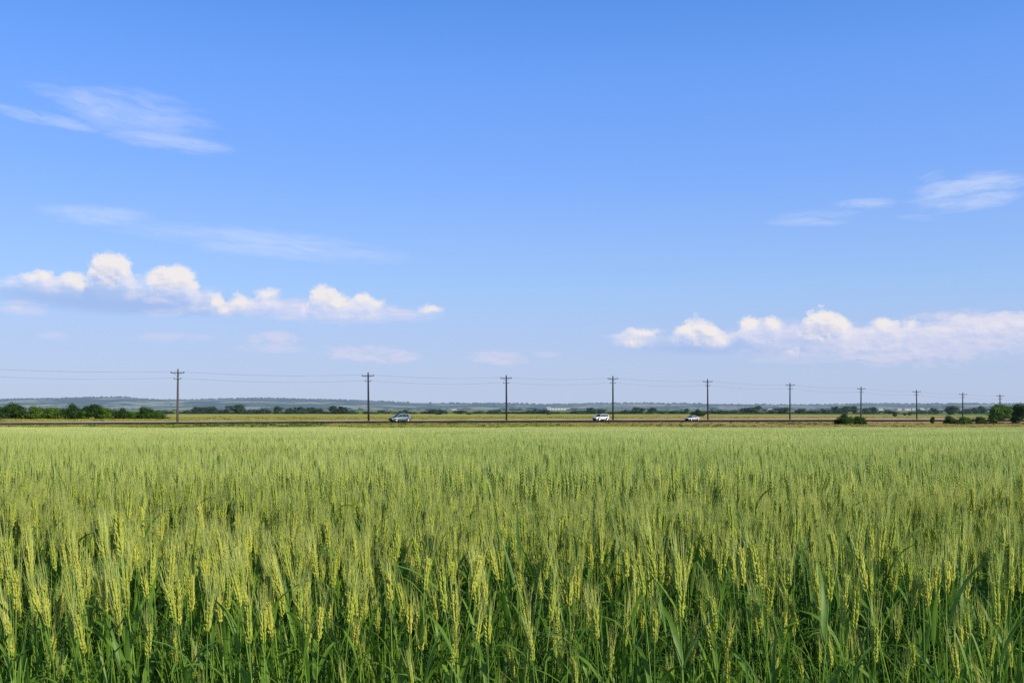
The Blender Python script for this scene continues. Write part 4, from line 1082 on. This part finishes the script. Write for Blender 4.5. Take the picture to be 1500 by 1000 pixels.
cir=[(60,172,120,17,12,.8,1.3,.008,.05,.3,.7),(250,208,130,20,8,.8,1.9,.008,.05,.3,.7),(175,160,200,50,12,.8,1.0,.0065,.036,.36,.76),(200,180,160,38,13,.5,1.7,.012,.03,.3,.7),(140,315,120,24,4,.65,3.0,.009,.035,.32,.7),(400,357,280,30,6,.7,4.0,.007,.045,.32,.72),(200,335,190,20,8,.3,4.5),
     (1425,280,130,40,-7,.9,5.0,.009,.06,.36,.70),(1270,299,85,14,-2,.75,6.0),(1195,320,120,20,-3,.55,7.0),(1350,319,60,10,3,.5,7.5),(1370,258,40,12,-14,.4,8.0)]
ca=None
for c in cir:
    q=patch(*c); ca=q if ca is None else T.math('MAXIMUM',ca,q)
low=[(35,450,62,16,3,.55,11.0),(400,496,62,14,2,.75,12.0),(395,510,70,10,2,.5,12.5),(545,519,110,15,3,.8,13.0),(728,524,70,13,3,.7,14.0),(80,492,40,8,0,.4,15.0),(250,495,90,10,0,.4,16.0),(350,448,60,9,2,.9,24.0),(225,440,30,6,0,.8,24.5),(420,446,70,12,3,.8,25.0),(240,458,50,8,0,.5,25.5),(590,458,60,7,0,.7,26.0),(800,519,35,6,0,.4,16.5),
     (1170,512,190,16,1,.5,17.0),(1310,508,230,34,2,.85,18.0),(1430,488,180,42,0,.85,19.0),(1450,465,140,10,-2,.9,20.0),(1160,528,110,7,0,.3,20.5),(480,456,190,22,2,.6,22.0),(560,462,110,14,2,.5,22.5),(1180,488,150,24,0,.5,23.0)]
la=None
for c in low:
    q=patch(c[0],c[1],c[2],c[3]*1.25,c[4],c[5],c[6],.026,.085,.36,.66); la=q if la is None else T.math('MAXIMUM',la,q)
# grey-blue shade under the banks
shade=T.math('MAXIMUM',patch(170,438,260,30,4,.85,31.0,.006,.03,.2,.55),patch(1080,508,230,18,0,.6,32.0,.006,.03,.2,.55))
skc=T.new('ShaderNodeVectorMath',operation='SCALE'); T.l.new(sky.outputs[0],skc.inputs[0]); skc.inputs['Scale'].default_value=SKY_STR
hsv=T.new('ShaderNodeHueSaturation'); T.l.new(skc.outputs[0],hsv.inputs['Color']); hsv.inputs['Hue'].default_value=.515; hsv.inputs['Saturation'].default_value=1.05; hsv.inputs['Value'].default_value=1.0
base=hsv.outputs[0]
# veil of bluish haze low over the plain, then the colour of the clear air by elevation
base=T.mix(T.math('MULTIPLY',T.ss(dz,.0,.16,.62,0.0),T.ss(dz,-.02,.0)),base,(.47,.62,.87))
def lin3(c): return tuple((x/255/12.92 if x<10 else ((x/255+.055)/1.055)**2.4) for x in c)
AIR=[(.015,(203,217,225),(186,202,229)),(.066,(197,221,234),(179,202,240)),(.12,(174,203,231),(162,200,250)),(.167,(153,184,222),(148,190,253)),(.232,(133,163,208),(128,176,254)),(.322,(114,141,190),(108,162,247)),(.376,(105,132,180),(92,150,235))]
def ramp(cols,fac):
    n=T.new('ShaderNodeValToRGB'); e=n.color_ramp.elements; e[0].position=cols[0][0]; e[0].color=cols[0][1]+(1,); e[1].position=cols[-1][0]; e[1].color=cols[-1][1]+(1,)
    for p_,c_ in cols[1:-1]: q=e.new(p_); q.color=c_+(1,)
    T.l.new(fac,n.inputs[0]); return n.outputs[0]
air=ramp([(p_,lin3(t_)) for p_,m_,t_ in AIR]+[(.62,(.065,.16,.40))],dz)  # overhead stops dimmed, out of view, to cut the blue fill light
rat=ramp([(p_,tuple(a/b*.5 for a,b in zip(lin3(t_),lin3(m_)))) for p_,m_,t_ in AIR]+[(.62,(.40,.42,.48))],dz)
base=T.mix(1.0,base,rat,'MULTIPLY')
v2=T.new('ShaderNodeVectorMath',operation='SCALE'); T.l.new(base,v2.inputs[0]); v2.inputs['Scale'].default_value=2.0
base=T.mix(.7,v2.outputs[0],air)
col=T.mix(T.math('MULTIPLY',shade,front),base,(.35,.50,.84))
col=T.mix(T.math('MULTIPLY',T.math('MULTIPLY',ca,front),.62),col,(.68,.76,.97))
col=T.mix(T.math('MULTIPLY',T.math('MULTIPLY',la,front),.75),col,(.74,.70,.85))
def puffs(lst,warp,amp,e0,e1):
    wx=T.math('MULTIPLY_ADD',T.noise(T.xyz(T.math('MULTIPLY',px,.05),T.math('MULTIPLY',py,.06),warp),1,6,.66),amp,-amp/2)
    wy=T.math('MULTIPLY_ADD',T.noise(T.xyz(T.math('MULTIPLY',px,.05),T.math('MULTIPLY',py,.06),warp+7),1,6,.66),amp*.8,-amp*.4)
    P_=T.xyz(T.math('ADD',px,wx),T.math('ADD',py,wy),0.0); acc=None
    for cx,cy,rx,ry in lst:
        n=T.new('ShaderNodeVectorMath',operation='MULTIPLY_ADD'); T.l.new(P_,n.inputs[0]); n.inputs[1].default_value=(1/rx,1/ry,0); n.inputs[2].default_value=(-cx/rx,-cy/ry,0)
        L_=T.new('ShaderNodeVectorMath',operation='LENGTH'); T.l.new(n.outputs[0],L_.inputs[0])
        f_=T.math('MULTIPLY_ADD',L_.outputs['Value'],-ry,ry)
        if acc is None: acc=f_
        else:
            sm=T.new('ShaderNodeMath',operation='SMOOTH_MAX'); T.l.new(acc,sm.inputs[0]); T.l.new(f_,sm.inputs[1]); sm.inputs[2].default_value=3.0; acc=sm.outputs[0]
    return T.ss(acc,e0,e1)
PUFF=[(48,407,15,9),(66,403,14,10),(108,408,20,12),(120,417,15,9),(158,392,30,25),(176,390,19,18),(160,414,26,8),(238,407,26,18),(262,406,26,20),(284,418,10,8),(318,441,10,9),(330,455,20,7),(352,442,18,9),(392,429,19,8),
 (474,430,20,14),(492,440,22,11),(508,445,12,6),(532,437,17,9),(552,444,14,7),(632,453,17,6),(945,487,28,7),(928,501,17,8),(1008,482,22,11),(1026,489,30,19),(1052,500,20,9),(1098,474,15,11),(1132,474,15,10),(1208,476,27,22),(1228,475,18,15),(1188,486,16,13),(1204,492,34,8),(1295,473,21,8),(1332,473,13,5),(1165,515,20,6)]
SOFT=[(20,412,30,12),(75,416,40,12),(200,412,40,14),(215,432,50,12),(300,430,30,12),(245,443,28,6),(30,451,34,9),(300,452,50,10),(385,447,45,14),(450,452,50,12),(430,465,40,7),(530,464,60,8),(575,455,40,7),(600,460,50,6),
 (905,492,25,7),(985,500,30,9),(1085,492,40,14),(1120,500,45,12),(1165,480,30,12),(1270,490,60,18),(1170,508,70,9),(1255,508,60,13),(1320,512,110,13),(1400,490,120,18),(1480,480,110,22),(1400,464,90,6),(1480,462,70,7),(1140,525,70,6)]
pa=puffs(PUFF,3.0,26.0,-2.5,6.5); so=puffs(SOFT,23.0,34.0,-1.0,12.0)
so=T.math('MULTIPLY',so,T.ss(T.noise(T.xyz(T.math('MULTIPLY',px,.014),T.math('MULTIPLY',py,.09),41.0),1,6,.62),.36,.62,.12,1.0))
col=T.mix(T.math('MULTIPLY',T.math('MULTIPLY',so,front),.62),col,T.mix(lit,(.52,.60,.86),(.84,.80,.89)))
veil=T.math('MULTIPLY',alpha,.72)
col=T.mix(T.math('MULTIPLY',veil,front),col,T.mix(lit,(.48,.59,.88),(.84,.81,.88)))
alpha=T.math('MULTIPLY',pa,.86)
cc=T.mix(lit,(.44,.53,.82),(.90,.85,.83))
col=T.mix(T.math('MULTIPLY',alpha,front),col,cc)
bg=T.new('ShaderNodeBackground'); T.l.new(col,bg.inputs[0]); bg.inputs[1].default_value=1.0
wo=T.new('ShaderNodeOutputWorld'); T.l.new(bg.outputs[0],wo.inputs[0])
W.cycles.sampling_method='MANUAL'; W.cycles.sample_map_resolution=512

# ------------------------------------------------------------------ camera and render settings
cd=bpy.data.cameras.new('camera'); co=bpy.data.objects.new('camera',cd); MAIN.objects.link(co)
co.location=(0,0,CAM_H); co.rotation_euler=(pi/2,0,0); cd.sensor_width=36; cd.lens=F/1500*36; cd.shift_y=(HY-500)/1500
cd.clip_start=.05; cd.clip_end=30000; S.camera=co
S.view_settings.view_transform='Standard'; S.view_settings.look='None'; S.view_settings.exposure=0; S.view_settings.gamma=1
S.render.engine='CYCLES'; S.cycles.use_denoising=False; S.cycles.max_bounces=5; S.cycles.diffuse_bounces=3; S.cycles.transmission_bounces=3; S.cycles.transparent_max_bounces=4; S.cycles.glossy_bounces=2
S.cycles.sample_clamp_indirect=4
